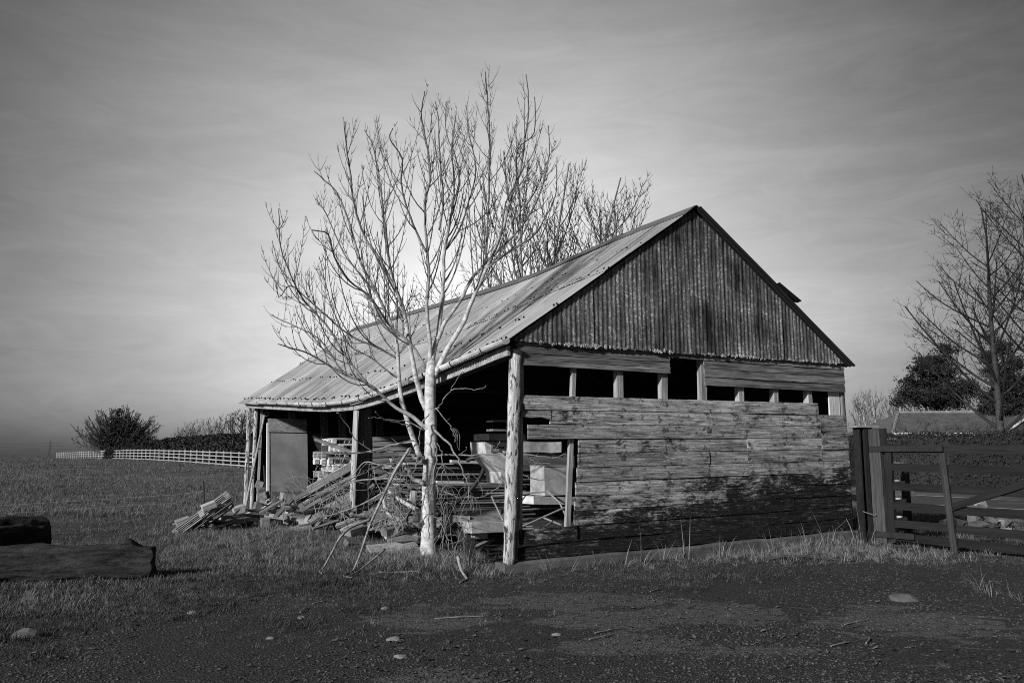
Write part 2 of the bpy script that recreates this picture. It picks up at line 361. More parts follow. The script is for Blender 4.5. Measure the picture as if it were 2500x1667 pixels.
M = {}
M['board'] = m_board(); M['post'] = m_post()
M['grey_wood'] = m_wood('grey_timber', 0.14, 0.46, stain=0.35)
M['stud'] = m_wood('stud_timber', 0.22, 0.55, stain=0.45)
M['pale_wood'] = m_wood('pale_timber', 0.42, 0.78, stain=0.15, vary=0.12)
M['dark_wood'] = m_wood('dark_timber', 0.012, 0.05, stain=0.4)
M['mid_wood'] = m_wood('brown_timber', 0.09, 0.27, stain=0.4)
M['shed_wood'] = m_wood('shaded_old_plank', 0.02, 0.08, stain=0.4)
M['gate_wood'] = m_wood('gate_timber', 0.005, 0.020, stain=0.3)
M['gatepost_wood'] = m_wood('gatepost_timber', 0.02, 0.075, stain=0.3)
M['white_paint'] = m_plain('white_painted_timber', 0.62, 0.82, 6, 0.6, 0.1)
M['fence_paint'] = m_plain('greyed_white_paint', 0.25, 0.44, 3, 0.7, 0.1)
M['roof'] = m_iron('weathered_roof_sheet', 'slope', 0.028, 0.36, 0.2)
M['gable'] = m_iron('rusted_gable_sheet', 'z', 0.010, 0.185, 0.75)
M['cap'] = m_plain('ridge_cap_lead', 0.10, 0.16, 5, 0.7, 0.1)
M['gutter'] = m_plain('flaking_gutter_paint', 0.30, 0.80, 7, 0.5, 0.2)
M['iron'] = m_plain('dark_iron', 0.010, 0.03, 12, 0.6, 0.2)
M['steel'] = m_plain('dull_steel', 0.16, 0.34, 14, 0.5, 0.1, 0.5)
M['concrete'] = m_plain('stained_concrete', 0.035, 0.14, 5, 0.9, 0.5)
M['pale_stone'] = m_plain('pale_stone', 0.10, 0.48, 9, 0.9, 0.4, vary=0.3)
M['gravel'] = m_plain('yard_gravel', 0.025, 0.105, 40, 0.9, 0.4, vary=0.7)
M['brick'] = m_plain('old_block', 0.07, 0.26, 10, 0.9, 0.5, vary=0.2)
M['fibre'] = m_plain('fibreboard', 0.12, 0.34, 2.2, 0.85, 0.1)
M['white_sheet'] = m_plain('white_sheet', 0.24, 0.86, 7, 0.5, 0.1)
M['asbestos'] = m_plain('grey_cement_sheet', 0.16, 0.46, 7, 0.9, 0.3)
M['plastic'] = m_plain('black_rubber', 0.02, 0.05, 10, 0.45, 0.1, 0.5)
M['pipe'] = m_plain('grey_plastic_pipe', 0.28, 0.42, 9, 0.5, 0.1, 0.5)
M['log'] = m_wood('log_wood', 0.005, 0.085, grain=20, lng=4.0, stain=0.85, bump=1.0, vary=0.1)
for nd in M['log'].node_tree.nodes:
    if nd.type == 'BUMP': nd.inputs['Distance'].default_value = 0.04
M['ash'] = m_bark('ash_bark', 0.13, 0.62, 0.010, 0.034)
M['shoot'] = m_bark('ash_shoot_bark', 0.20, 0.42, 0.006, 0.03)
M['ash_back'] = m_bark('distant_ash_bark', 0.07, 0.5, 0.016, 0.07)
M['birch'] = m_bark('dark_birch_bark', 0.02, 0.07, 0.02, 0.2)
M['bare'] = m_bark('bare_tree_bark', 0.05, 0.10, 0.03, 0.3)
M['twig'] = m_bark('dead_twig', 0.24, 0.40, 0.004, 0.02)
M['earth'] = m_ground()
M['road'] = m_plain('road_asphalt', 0.05, 0.08, 20, 0.9, 0.3)
M['line'] = m_plain('road_paint', 0.55, 0.7, 9, 0.8, 0.1)
M['grass'] = m_leaf('winter_grass', 0.055, 0.20); M['straw'] = m_leaf('dry_straw', 0.08, 0.30); M['moss'] = m_leaf('moss_grass', 0.02, 0.07)
M['ivy'] = m_leaf('ivy_leaf', 0.012, 0.035); M['hedge'] = m_leaf('hedge_leaf', 0.012, 0.05)
M['pine'] = m_leaf('pine_needle', 0.012, 0.04); M['tile'] = m_plain('roof_tile', 0.05, 0.14, 9, 0.85, 0.3)
M['far'] = m_plain('far_wood', 0.04, 0.08, 0.02, 1.0, 0)
M['wall_pale'] = m_plain('rendered_wall', 0.2, 0.3, 3)

# ------------------------------------------------------------------ ground, road, hill
def axis(a, b, near, fine, grow):
    out = [near]; s = fine
    while out[-1] < b: out.append(out[-1] + s); s *= grow
    lo = [near]; s = fine
    while lo[-1] > a: lo.append(lo[-1] - s); s *= grow
    return sorted(set(lo[1:] + out))
xs = sorted(set(axis(-2500, -9, -9, 0.16, 1.10) + [-9 + 0.16 * i for i in range(113)] + axis(9, 2500, 9, 0.16, 1.10)))
xs = [x for i, x in enumerate(xs) if i == 0 or x - xs[i - 1] > 0.05]
ys = [-60, -30, -12, -5, 0, 2, 3] + [4 + 0.14 * i for i in range(115)]; s = 0.16
while ys[-1] < 3000: ys.append(ys[-1] + s); s *= 1.06
nx, ny = len(xs), len(ys)
vs = [(x, y, hgt(x, y)) for y in ys for x in xs]
fs = [(j * nx + i, j * nx + i + 1, (j + 1) * nx + i + 1, (j + 1) * nx + i) for j in range(ny - 1) for i in range(nx - 1)]
mb = MB(); mb.v = vs; mb.f = fs; tag(mb.build('ground', M['earth'], smooth=True), kind='structure')

RN = Vector((12.8, 28.5, 0)); RD = Vector((-.34, .94, 0)).normalized(); RO = Vector((.94, .34, 0)).normalized()
def strip(name, o0, o1, k0, k1, dz, mat, step=4.0):
    mb = MB(); ks = np.arange(k0, k1 + .01, step); vs = []
    for k in ks:
        for o in (o0, o1):
            q = RN + RD * k + RO * o; vs.append((q.x, q.y, max(hgt(q.x, q.y), hgt(*(RN + RD * k + RO * 2.4).xy)) + dz))
    mb.add(vs, [(2 * i, 2 * i + 1, 2 * i + 3, 2 * i + 2) for i in range(len(ks) - 1)])
    return tag(mb.build(name, mat), kind='structure')
strip('road', -0.5, 5.5, -60, 220, 0.03, M['road'])
strip('road_edge_line', -0.06, 0.06, -60, 220, 0.036, M['line']); strip('road_edge_line', 4.84, 4.96, -60, 220, 0.036, M['line'])
mb = MB(); vs = []; n = 90
for i in range(n + 1):
    x = -2600 + 5200 * i / n; h = 9 + 5 * mnoise.noise((i * .31, 1, 0)) + 3 * mnoise.noise((i * 1.3, 4, 0))
    vs += [(x, 1900, -5), (x, 1915, h * .8), (x, 1990, h)]
mb.add(vs, [(3 * i + k, 3 * i + 3 + k, 3 * i + 4 + k, 3 * i + 1 + k) for i in range(n) for k in (0, 1)])
tag(mb.build('hill', M['far'], smooth=True), kind='structure')

# ------------------------------------------------------------------ the barn
barn = thing('barn', 'derelict timber barn with sagging corrugated roof and open left side', 'barn', (CX, CY, 0), GANG)
ey = np.array([-.4, 0, 1.75, 3.3, 4.6, 5.84, 7.57, 10.7, 14.4, 15.2]); ez = np.array([3.0, 2.97, 2.80, 2.68, 2.59, 2.54, 2.59, 2.78, 3.02, 3.07])
ry = np.array([-.4, 0, 1.4, 2.6, 4.4, 6, 8.5, 11.2, 15.2]); rz = np.array([5.16, 5.16, 5.15, 5.09, 5.0, 5.01, 5.08, 5.16, 5.28])
yy = np.linspace(-.6, 15.4, 321)
def smooth_tab(a, b):
    v = np.interp(yy, a, b); k = np.ones(19) / 19; vp = np.pad(v, 9, mode='reflect', reflect_type='odd'); return np.convolve(vp, k, 'valid')
et, rt = smooth_tab(ey, ez), smooth_tab(ry, rz)
def E(y): return float(np.interp(y, yy, et))
def RG(y): return float(np.interp(y, yy, rt))
HW = GW / 2
def zr(x, y):
    return E(y) + (RG(y) - E(y)) * x / HW if x <= HW else RG(y) + (2.99 - RG(y)) * (x - HW) / HW
def corr(c, amp=0.0105): return amp * math.cos(2 * math.pi * c / 0.0762)
SHW = 0.0762 * 8
def roof_sheet(x0, x1, y0, y1, lift, tilt):
    mb = MB(); nc = int(round((y1 - y0) / 0.0762 * 6)); rows = 5; vs = []
    nrm = Vector((-0.575, 0, 0.818)) if x0 < HW - .1 else Vector((0.575, 0, 0.818))
    jag = rnd.uniform(-.02, .02)
    for r in range(rows + 1):
        x = x0 + (x1 - x0) * r / rows + (jag if r == 0 else 0)
        for c in range(nc + 1):
            y = y0 + (y1 - y0) * c / nc
            z = zr(x, y) + 0.02
            q = Vector((x, y, z)) + nrm * (lift + corr(y) + tilt * (r / rows) * 0.01 + 0.004 * mnoise.noise((x * 2, y * 2, lift)))
            vs.append(q)
    mb.add(vs, [((r + 1) * (nc + 1) + c, (r + 1) * (nc + 1) + c + 1, r * (nc + 1) + c + 1, r * (nc + 1) + c) for r in range(rows) for c in range(nc)])
    return mb.build('roof_sheet', M['roof'], barn, smooth=True)
bolts = MB()
y = -0.14; i = 0
while y < 15.0:
    y1 = min(y + SHW + 0.04, 15.02)
    for (xa, xb, li) in ((-0.17, 1.62, 0.0), (1.50, HW, 0.012), (HW, 4.95, 0.012), (4.80, GW + .10, 0.0)):
        roof_sheet(xa, xb, y - (.09 if i == 0 and xa > HW - .1 else 0), y1, li + 0.004 * (i % 2), rnd.uniform(-.5, .5))
    for xa in (0.02, 0.72, 1.56, 2.25, 3.0):
        for k in range(4 if xa in (.02, 1.56) else 2):
            yb = y + rnd.uniform(0, SHW); q = Vector((xa + rnd.uniform(-.03, .03), yb, 0)); q.z = zr(q.x, yb) + 0.045
            r = rnd.uniform(.012, .022)
            bolts.tube([q + Vector((.012, 0, -.018)), q + Vector((-.008, 0, .012))], [r, r * .8], 6)
    y += SHW; i += 1
tag(bolts.build('roof_bolts', M['iron'], barn), kind='stuff')
y = -0.16
while y < 15:
    y1 = min(y + 1.9, 15.04); mb = MB(); vs = []; n = 6
    dzc = rnd.uniform(0, .02)
    for k in range(n + 1):
        yk = y + (y1 - y) * k / n
        for dx, dz in ((-.24, -.115), (-.05, .03), (0, .052), (.05, .03), (.24, -.115)):
            vs.append((HW + dx, yk, RG(yk) + dz + 0.012 + dzc + 0.006 * mnoise.noise((yk, dx * 9, 2))))
    mb.add(vs, [(k * 5 + c, k * 5 + c + 1, k * 5 + c + 6, k * 5 + c + 5) for k in range(n) for c in range(4)])
    o = mb.build('ridge_cap', M['cap'], barn); y = y1 - .04
    md = o.modifiers.new('s', 'SOLIDIFY'); md.thickness = 0.012
# loose sheet lifting on the far verge
mb = MB(); vs = []
for r in range(4):
    for c in range(9):
        x = 4.72 + r * .16; yv = -.30 + c * .05
        vs.append((x, yv, zr(x, 0) + .04 + corr(yv) + .07 * (r / 3)))
mb.add(vs, [(r * 9 + c, r * 9 + c + 1, r * 9 + c + 10, r * 9 + c + 9) for r in range(3) for c in range(8)])
mb.build('loose_verge_sheet', M['iron'], barn, smooth=True)
# gable sheets
x = 0.05; i = 0
while x < GW - .03:
    x1 = min(x + SHW + .035, GW + .03); nc = int((x1 - x) / 0.0762 * 6); rows = 6; vs = []; bot = 2.945 + .006 * x + rnd.uniform(-.018, .012)
    lean = rnd.uniform(-.012, .012)
    for r in range(rows + 1):
        for c in range(nc + 1):
            xx = x + (x1 - x) * c / nc; top = zr(xx, 0) - .005
            bb = bot + (0.014 * mnoise.noise((xx * 9, 0, 5)) if r == 0 else 0)
            zz = min(bb, top - .01) + (top - min(bb, top - .01)) * r / rows
            vs.append((xx + lean * (zz - 3), -.085 - corr(xx, .0045) - .004 * (i % 2) - .012 * (1 - r / rows) + .006 * mnoise.noise((xx, zz, 1)), zz))
    mb = MB(); mb.add(vs, [(r * (nc + 1) + c, r * (nc + 1) + c + 1, (r + 1) * (nc + 1) + c + 1, (r + 1) * (nc + 1) + c) for r in range(rows) for c in range(nc)])
    mb.build('gable_sheet', M['gable'], barn, smooth=True); x += SHW; i += 1
mb = MB()                                                    # moss along the sheets' foot
for k in range(150):
    xx = rnd.uniform(.3, 6.2) if k > 40 else rnd.gauss(1.2, .35); xx = min(6.2, max(.2, xx)); r = rnd.uniform(.008, .03)
    mb.box((xx, -.10, 2.95 + .006 * xx + rnd.uniform(-.02, .008)), (r * 1.6, r, r), Matrix.Rotation(rnd.uniform(0, 3), 3, 'Y'), .006)
tag(mb.build('moss', M['pale_stone'], barn), kind='stuff')
# wall boards
def ztop(x): return 2.245 + .012 * x
def zbot(x): return 0.125 + .024 * x
def zk(k, x): return ztop(x) + (zbot(x) - ztop(x)) * k / 11
def wall_board(x0, x1, f0, f1, yo=0.0, jl=0.0, jr=0.0, ragged=0.0022, name='plank', mat=None):
    n = max(2, int((x1 - x0) / .14)); vs = []; sd_ = rnd.uniform(0, 99)
    bow = rnd.uniform(-.006, .012)
    for i in range(n + 1):
        u = i / n; x = x0 + (x1 - x0) * u
        hi = f0(x) - .0035 + ragged * mnoise.noise((x * 4, sd_, 0)); lo = f1(x) + .003 + ragged * mnoise.noise((x * 4, sd_, 7)) + ragged * .4 * rnd.uniform(-1, 1)
        dx0 = jl * rnd.uniform(-1, 1) if i == 0 else (jr * rnd.uniform(-1, 1) if i == n else 0)
        b_ = yo - .004 * mnoise.noise((x * 1.2, sd_, 3)) - bow * math.sin(math.pi * u)
        vs += [(x + dx0, -.050 + b_, hi), (x - dx0 * .6, -.054 + b_, (hi + lo) / 2), (x + dx0, -.057 + b_, lo), (x, -.026 + b_, lo), (x, -.022 + b_, hi)]
    fs = []
    for i in range(n):
        for k in range(5): fs.append((i * 5 + k, i * 5 + (k + 1) % 5, i * 5 + 5 + (k + 1) % 5, i * 5 + 5 + k))
    fs.append((4, 3, 2, 1, 0)); fs.append(tuple(n * 5 + k for k in range(5)))
    mb = MB(); mb.add(vs, fs); return mb.build(name, mat or M['board'], barn)
joints = {0: [4.2, 5.74], 1: [3.45, 5.77, 6.40], 2: [5.77, 6.40], 3: [4.15, 5.78, 6.41], 4: [3.38, 4.16, 5.78, 6.41],
          5: [3.38, 4.16, 6.42], 6: [5.4, 6.42], 7: [3.7, 6.42], 8: [5.1, 6.42], 9: [1.02, 6.42], 10: [4.9, 6.42]}
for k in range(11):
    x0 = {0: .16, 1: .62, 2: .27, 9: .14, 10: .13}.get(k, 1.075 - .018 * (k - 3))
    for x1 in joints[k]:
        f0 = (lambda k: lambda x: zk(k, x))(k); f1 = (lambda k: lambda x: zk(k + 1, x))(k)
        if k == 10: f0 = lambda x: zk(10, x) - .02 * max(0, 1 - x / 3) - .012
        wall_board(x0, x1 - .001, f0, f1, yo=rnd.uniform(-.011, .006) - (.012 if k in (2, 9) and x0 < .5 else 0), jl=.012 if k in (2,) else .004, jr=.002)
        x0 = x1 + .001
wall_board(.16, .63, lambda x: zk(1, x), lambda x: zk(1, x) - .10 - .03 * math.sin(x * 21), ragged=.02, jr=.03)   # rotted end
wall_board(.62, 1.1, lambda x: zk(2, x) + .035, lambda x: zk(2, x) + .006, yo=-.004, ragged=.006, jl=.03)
TB = M['board_top'] = m_wood('top_board', 0.03, 0.40, grain=34, lng=1.6, stain=0.6, bump=0.7, vary=0.2)
for a, b_, fr in ((.12, 2.68, ((2.958, 2.90), (2.90, 2.80), (2.80, 2.715), (2.715, 2.64))), (2.684, 3.34, ((2.962, 2.872),)),
                  (3.344, 6.40, ((2.962, 2.868), (2.868, 2.745), (2.745, 2.62), (2.62, 2.492)))):
    for hi, lo in fr:
        d_ = rnd.uniform(-.004, .004)
        wall_board(a, b_, lambda x, hi=hi: hi + .003 * x, lambda x, lo=lo: lo + .003 * x, yo=d_, jl=.01, jr=.012, mat=TB)
# studs, posts, plinth
for (xt, xb, wd) in ((.20, .17, .075), (1.065, .90, .07), (1.82, 1.80, .10), (2.62, 2.60, .10), (3.37, 3.38, .10), (4.12, 4.13, .10), (4.86, 4.86, .095), (5.62, 5.62, .10)):
    beam('stud', (xt, .045 if xt != 1.065 else .02, 2.95), (xb, .045 if xt != 1.065 else .02, zbot(xb) - .02), .10 if xt != 1.065 else .05, wd, M['stud'], barn, up=(1, 0, 0), jit=.006, n=8)
beam('cover_board', (6.20, .02, 2.90), (6.21, .02, .3), .03, .25, M['pale_wood'], barn, up=(1, 0, 0), n=6)
def rough_post(name, pts, sx, sy, mat, amp=.018):
    L = (Vector(pts[-1]) - Vector(pts[0])).length; n = 26; k = 14; vs = []
    Mx = frame(pts[0], pts[-1], (0, -1, 0)); sd_ = rnd.uniform(0, 50)
    for i in range(n + 1):
        x = L * i / n
        for j in range(k):
            a = 2 * math.pi * j / k; c, s_ = math.cos(a), math.sin(a); q = max(abs(c), abs(s_)) ** .75
            r = 1 + amp * 10 * (mnoise.noise((x * 2.2 + sd_, c * 1.4, s_ * 1.4)) * .6 + mnoise.noise((x * 9, c * 4 + sd_, s_ * 4)) * .35)
            if i == 0: r *= .8
            vs.append((x + (.02 * rnd.uniform(-1, 1) if i in (0, n) else 0), sx / 2 * c / q * r, sy / 2 * s_ / q * r))
    fs = [(i * k + j, i * k + (j + 1) % k, i * k + k + (j + 1) % k, i * k + k + j) for i in range(n) for j in range(k)]
    fs += [tuple(range(k - 1, -1, -1)), tuple(n * k + j for j in range(k))]
    mb = MB(); mb.add(vs, fs); o = mb.build(name, mat, barn, smooth=True); o.matrix_basis = Mx; return o
rough_post('corner_post', [(-.03, -.07, .07), (.12, .0, 2.83)], .142, .15, M['post'], .036)
beam('corner_plank', (.13, .03, .15), (.185, .03, 2.86), .07, .05, M['stud'], barn, up=(1, 0, 0), jit=.008, n=10)
rough_post('corner_post', [(6.42, .02, .2), (6.40, .06, 2.9)], .11, .12, M['mid_wood'], .01)
for z0, z1, s_ in ((-.35, .12, .0),):
    mb = MB(); n = 24; vs = []
    for i in range(n + 1):
        x = -.12 + (GW + .2) * i / n; t_ = zbot(x) - .012 + .012 * mnoise.noise((x * 3, 2, 0)) + .01 * rnd.uniform(-1, 1)
        yf = -.13 + .015 * mnoise.noise((x * 2, 7, 0))
        vs += [(x, yf - .03, -.35), (x, yf, t_ - .03), (x, yf + .02, t_), (x, .12, t_), (x, .12, -.35)]
    mb.add(vs, [(i * 5 + k, i * 5 + (k + 1) % 5, i * 5 + 5 + (k + 1) % 5, i * 5 + 5 + k) for i in range(n) for k in range(5)] + [(4, 3, 2, 1, 0), tuple(n * 5 + k for k in range(5))])
    mb.build('plinth', M['concrete'], barn)
# open long side: middle post, end posts, fascia, gutter
rough_post('middle_post', [(.27, 6.02, -.05), (.20, 6.0, 2.42)], .34, .14, M['mid_wood'], .006)
beam('post_plank', (-.03, 5.90, -.05), (.01, 5.86, 2.44), .20, .035, M['stud'], barn, up=(1, 0, 0), jit=.006, n=8)
rough_post('end_post', [(.0, 14.46, .05), (.02, 14.5, 2.95)], .11, .10, M['post'], .01)
rough_post('end_post', [(.16, 14.44, .05), (.2, 14.48, 2.95)], .10, .12, M['post'], .012)
beam('post_plank', (.30, 14.4, .05), (.34, 14.46, 2.9), .05, .06, M['stud'], barn, up=(1, 0, 0))
def along_eave(name, y0, y1, prof, mat, dx, dz, smooth=False, n=16):
    mb = MB(); m = len(prof); vs = []
    for i in range(n + 1):
        yk = y0 + (y1 - y0) * i / n
        for a, b_ in prof: vs.append((dx + a, yk, E(yk) + dz + b_ + .004 * mnoise.noise((yk * 2, a * 9, 0))))
    mb.add(vs, [(i * m + k, i * m + (k + 1) % m, i * m + m + (k + 1) % m, i * m + m + k) for i in range(n) for k in range(m)] + [tuple(range(m)), tuple(n * m + k for k in range(m - 1, -1, -1))])
    return mb.build(name, mat, barn, smooth)
rect = lambda a, b_: [(-a / 2, -b_ / 2), (a / 2, -b_ / 2), (a / 2, b_ / 2), (-a / 2, b_ / 2)]
along_eave('fascia', -.06, 5.86, rect(.04, .13), M['stud'], -.02, -.15)
along_eave('fascia', 5.90, 14.75, rect(.04, .13), M['stud'], -.02, -.15)
along_eave('wall_plate', .05, 14.7, rect(.12, .12), M['dark_wood'], .10, -.14)
gpf = [(.062 * math.cos(a), .062 * math.sin(a)) for a in np.linspace(math.pi, 2 * math.pi, 9)]
gp = gpf + [(a * .88, b_ * .88 + .002) for a, b_ in reversed(gpf)]
for y0, y1 in ((-.18, 2.2), (2.2, 4.6), (4.6, 6.9), (6.9, 9.4), (9.4, 13.2)):
    g_ = along_eave('gutter', y0, y1 - .01, gp, M['gutter'], -.145, -.04, n=10)
cap_ = MB(); cap_.add([(-.145 + a, -.185, E(-.18) - .04 + b_) for a, b_ in gpf] + [(-.145 + a, -.2, E(-.18) - .04 + b_) for a, b_ in gpf], [tuple(range(9)), tuple(range(17, 8, -1))] + [(k, k + 1, k + 10, k + 9) for k in range(8)])
cap_.build('gutter_end', M['white_sheet'], barn)
for yb in np.arange(.4, 13.2, .95):
    mb = MB(); pr = [(a * 1.12, b_ * 1.12) for a, b_ in gpf]
    mb.tube([(-.145 + a, yb, E(yb) - .04 + b_) for a, b_ in pr], .008, 5); mb.build('gutter_bracket', M['iron'], barn)
mb = MB(); q = [(-.15 + .14 * math.sin(a), 5.3 + .2 * math.cos(a), E(5.3) - .12 + .05 * math.sin(a)) for a in np.linspace(0, 5.6, 16)]
mb.tube(q, .008, 5); mb.build('gutter_wire', M['pipe'], barn)
# inside: back wall, far gable, frames
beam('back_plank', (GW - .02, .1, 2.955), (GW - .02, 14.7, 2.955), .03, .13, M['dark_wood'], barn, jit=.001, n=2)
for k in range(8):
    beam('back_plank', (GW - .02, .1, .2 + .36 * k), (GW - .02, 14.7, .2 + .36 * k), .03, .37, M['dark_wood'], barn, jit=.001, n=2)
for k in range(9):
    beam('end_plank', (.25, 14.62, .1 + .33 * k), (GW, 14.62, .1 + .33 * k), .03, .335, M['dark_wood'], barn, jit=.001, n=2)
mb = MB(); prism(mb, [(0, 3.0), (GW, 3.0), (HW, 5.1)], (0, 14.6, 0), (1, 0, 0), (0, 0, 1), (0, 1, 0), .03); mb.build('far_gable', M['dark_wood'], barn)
for yf in (3.0, 6.05, 9.2, 12.2):
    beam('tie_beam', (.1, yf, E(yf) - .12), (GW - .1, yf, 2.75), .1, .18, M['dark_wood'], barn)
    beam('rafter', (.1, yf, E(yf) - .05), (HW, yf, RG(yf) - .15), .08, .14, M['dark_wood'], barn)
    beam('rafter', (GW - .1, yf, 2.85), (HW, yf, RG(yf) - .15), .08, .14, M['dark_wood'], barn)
for xp in (1.1, 2.2, 4.2, 5.3):
    pts = [(xp, y_, zr(xp, y_) - .09) for y_ in (0.02, 3, 6, 9, 12, 14.6)]
    mb = MB(); mb.tube(pts, .05, 4); mb.build('purlin', M['dark_wood'], barn)
for k, (xa, tz) in enumerate(((1.15, 2.7), (1.9, 2.9), (2.25, 2.8), (2.75, 2.5), (2.95, 2.5), (3.6, 2.75))):
    beam('upright_plank', (xa, 13.9 - .5 * k, .1), (xa - .08, 14.1 - .5 * k, tz), .03, .2, M['mid_wood'], barn, up=(1, 0, 0))


# ------------------------------------------------------------------ trees
def shoot(mb, p, d, L, r, trop, rr, n=None, wig=0.12, bud=1.0, ns=4):
    """one branch: a wandering tube that bends upwards; returns its points, directions and radii"""
    n = n or max(3, int(L / 0.14)); n = min(n, 12); p = Vector(p); d = Vector(d).normalized(); pts = [p.copy()]; rad = [r]; dirs = [d.copy()]
    for i in range(n):
        d = (d + Vector((rr.gauss(0, wig), rr.gauss(0, wig), rr.gauss(0, wig) + trop)) * (1.6 / n ** .5 * .45)).normalized()
        p = p + d * (L / n); pts.append(p.copy()); dirs.append(d.copy()); rad.append(r * (1 - .62 * (i + 1) / n))
    tr = list(rad); tp = list(pts)
    if bud and r < .03:
        b = max(rad[-1] * 1.5, .0)
        tp = pts[:-1] + [pts[-1] - dirs[-1] * .05 * bud, pts[-1] - dirs[-1] * .02 * bud, pts[-1]]
        tr = rad[:-1] + [rad[-1] * .95, b * bud if bud > 0 else b, rad[-1] * .3]
    mb.tube(tp, tr, ns, cap=False); return pts, dirs, rad
def opp(d, rr, ang, spin):
    d = d.normalized(); u = d.orthogonal().normalized(); v = d.cross(u); q = u * math.cos(spin) + v * math.sin(spin)
    return (d * math.cos(ang) + q * math.sin(ang)), (d * math.cos(ang) - q * math.sin(ang))
def ash_twigs(mb, pts, dirs, rads, rr, depth, t0=.25, step=.30, L0=1.0, trop=.75, rmin=.0065, scale=1.0, ns=4, keep=.8, wig=.12):
    """opposite pairs of side shoots along a limb, curving up, with stubby spurs and buds"""
    acc = 0; tot = sum((pts[i + 1] - pts[i]).length for i in range(len(pts) - 1)); run = 0; spin = rr.uniform(0, 6)
    for i in range(len(pts) - 1):
        seg = pts[i + 1] - pts[i]; sl = seg.length; k = 0
        while acc + step * scale <= run + sl or (acc == 0 and run == 0 and False):
            acc += step * scale * rr.uniform(.8, 1.2); u = min(1, max(0, (acc - run) / sl)); t = acc / tot
            spin += math.pi / 2 + rr.uniform(-.4, .4)
            if t < t0 or t > .96: continue
            q = pts[i].lerp(pts[i + 1], u); r = rads[i] + (rads[i + 1] - rads[i]) * u
            for dd in opp(seg, rr, rr.uniform(.6, 1.0), spin):
                if rr.random() > keep: continue
                L = L0 * scale * (1.15 - t * .92) * rr.uniform(.35, 1.15)
                if depth == 0: L *= .5
                r2 = max(rmin * scale, min(r * .62, L * .0105 + .003))
                P2, D2, R2 = shoot(mb, q, dd, L, r2, trop, rr, ns=ns, wig=wig)
                if depth > 0 and L > .3 * scale:
                    ash_twigs(mb, P2, D2, R2, rr, depth - 1, .22, step * .72, L0 * .5, trop * .9, rmin, scale, ns, keep * .85, wig)
        run += sl
def catmull(pts, m=4):
    out = []; n = len(pts)
    for i in range(n - 1):
        a, b, c, d = pts[max(i - 1, 0)], pts[i], pts[i + 1], pts[min(i + 2, n - 1)]
        for k in range(m):
            t = k / m; out.append(0.5 * ((2 * b) + (c - a) * t + (2 * a - 5 * b + 4 * c - d) * t * t + (3 * b - a - 3 * c + d) * t ** 3))
    out.append(pts[-1]); return out
TB_ = PG(1045, 1362); TY = TB_.y
ash = thing('ash_tree', 'leafless pale-barked ash tree with many stems standing before the open side of the barn', 'tree', TB_)
def tp_(px, py, d=0.0): return P(px, py, TY + d) - TB_
def limb(name, px, r0, r1, dep, seed, tw=True, t0=.25, step=.30, L0=1.0, mat=None, z8=True, keep=.8, depth=1, parent=None, jit=.0035):
    rr = random.Random(seed)
    if z8: px = [(600 + a / 1.8445, 150 + b_ / 1.8445) for a, b_ in px]
    n = len(px); raw = [tp_(a, b_, dep[0] + (dep[1] - dep[0]) * (i / (n - 1)) ** 1.3) for i, (a, b_) in enumerate(px)]
    pts = catmull(raw, 4); pts = [p + Vector((rr.gauss(0, jit), rr.gauss(0, jit), rr.gauss(0, jit * .5))) if 0 < i < len(pts) - 1 else p for i, p in enumerate(pts)]
    m = len(pts); rad = [r0 + (r1 - r0) * (i / (m - 1)) ** .8 for i in range(m)]
    rad[-1] *= 1.3
    mb = MB(); mb.tube(pts, rad, 8 if r0 > .03 else 6)
    o = mb.build(name, mat or M['ash'], parent or ash, smooth=True)
    if tw:
        m2 = MB(); dirs = [None] * m
        ash_twigs(m2, pts, dirs, rad, rr, depth, t0, step, L0, trop=1.0, rmin=.0055, keep=keep, wig=.045)
        tag(m2.build('twigs', mat or M['ash'], o), kind='stuff')
    return o
tr_ = [(1046, 1372), (1046, 1330), (1048, 1250), (1047, 1180), (1052, 1100), (1052, 1040), (1050, 980), (1052, 905)]
pts = catmull([tp_(a, b_) for a, b_ in tr_], 4); m = len(pts)
rad = [.148 + .10 * math.exp(-i / 1.6) if i < 8 else .158 - .048 * (i - 8) / (m - 9) for i in range(m)]
rad = [.116 + .035 * math.exp(-i / 2.0) - .036 * i / m for i in range(m)]
pts += [tp_(1054, 880), tp_(1056, 862)]; rad += [.058, .03]
mb = MB(); mb.tube(pts, rad, 14); trunk = mb.build('trunk', M['ash'], ash, smooth=True)
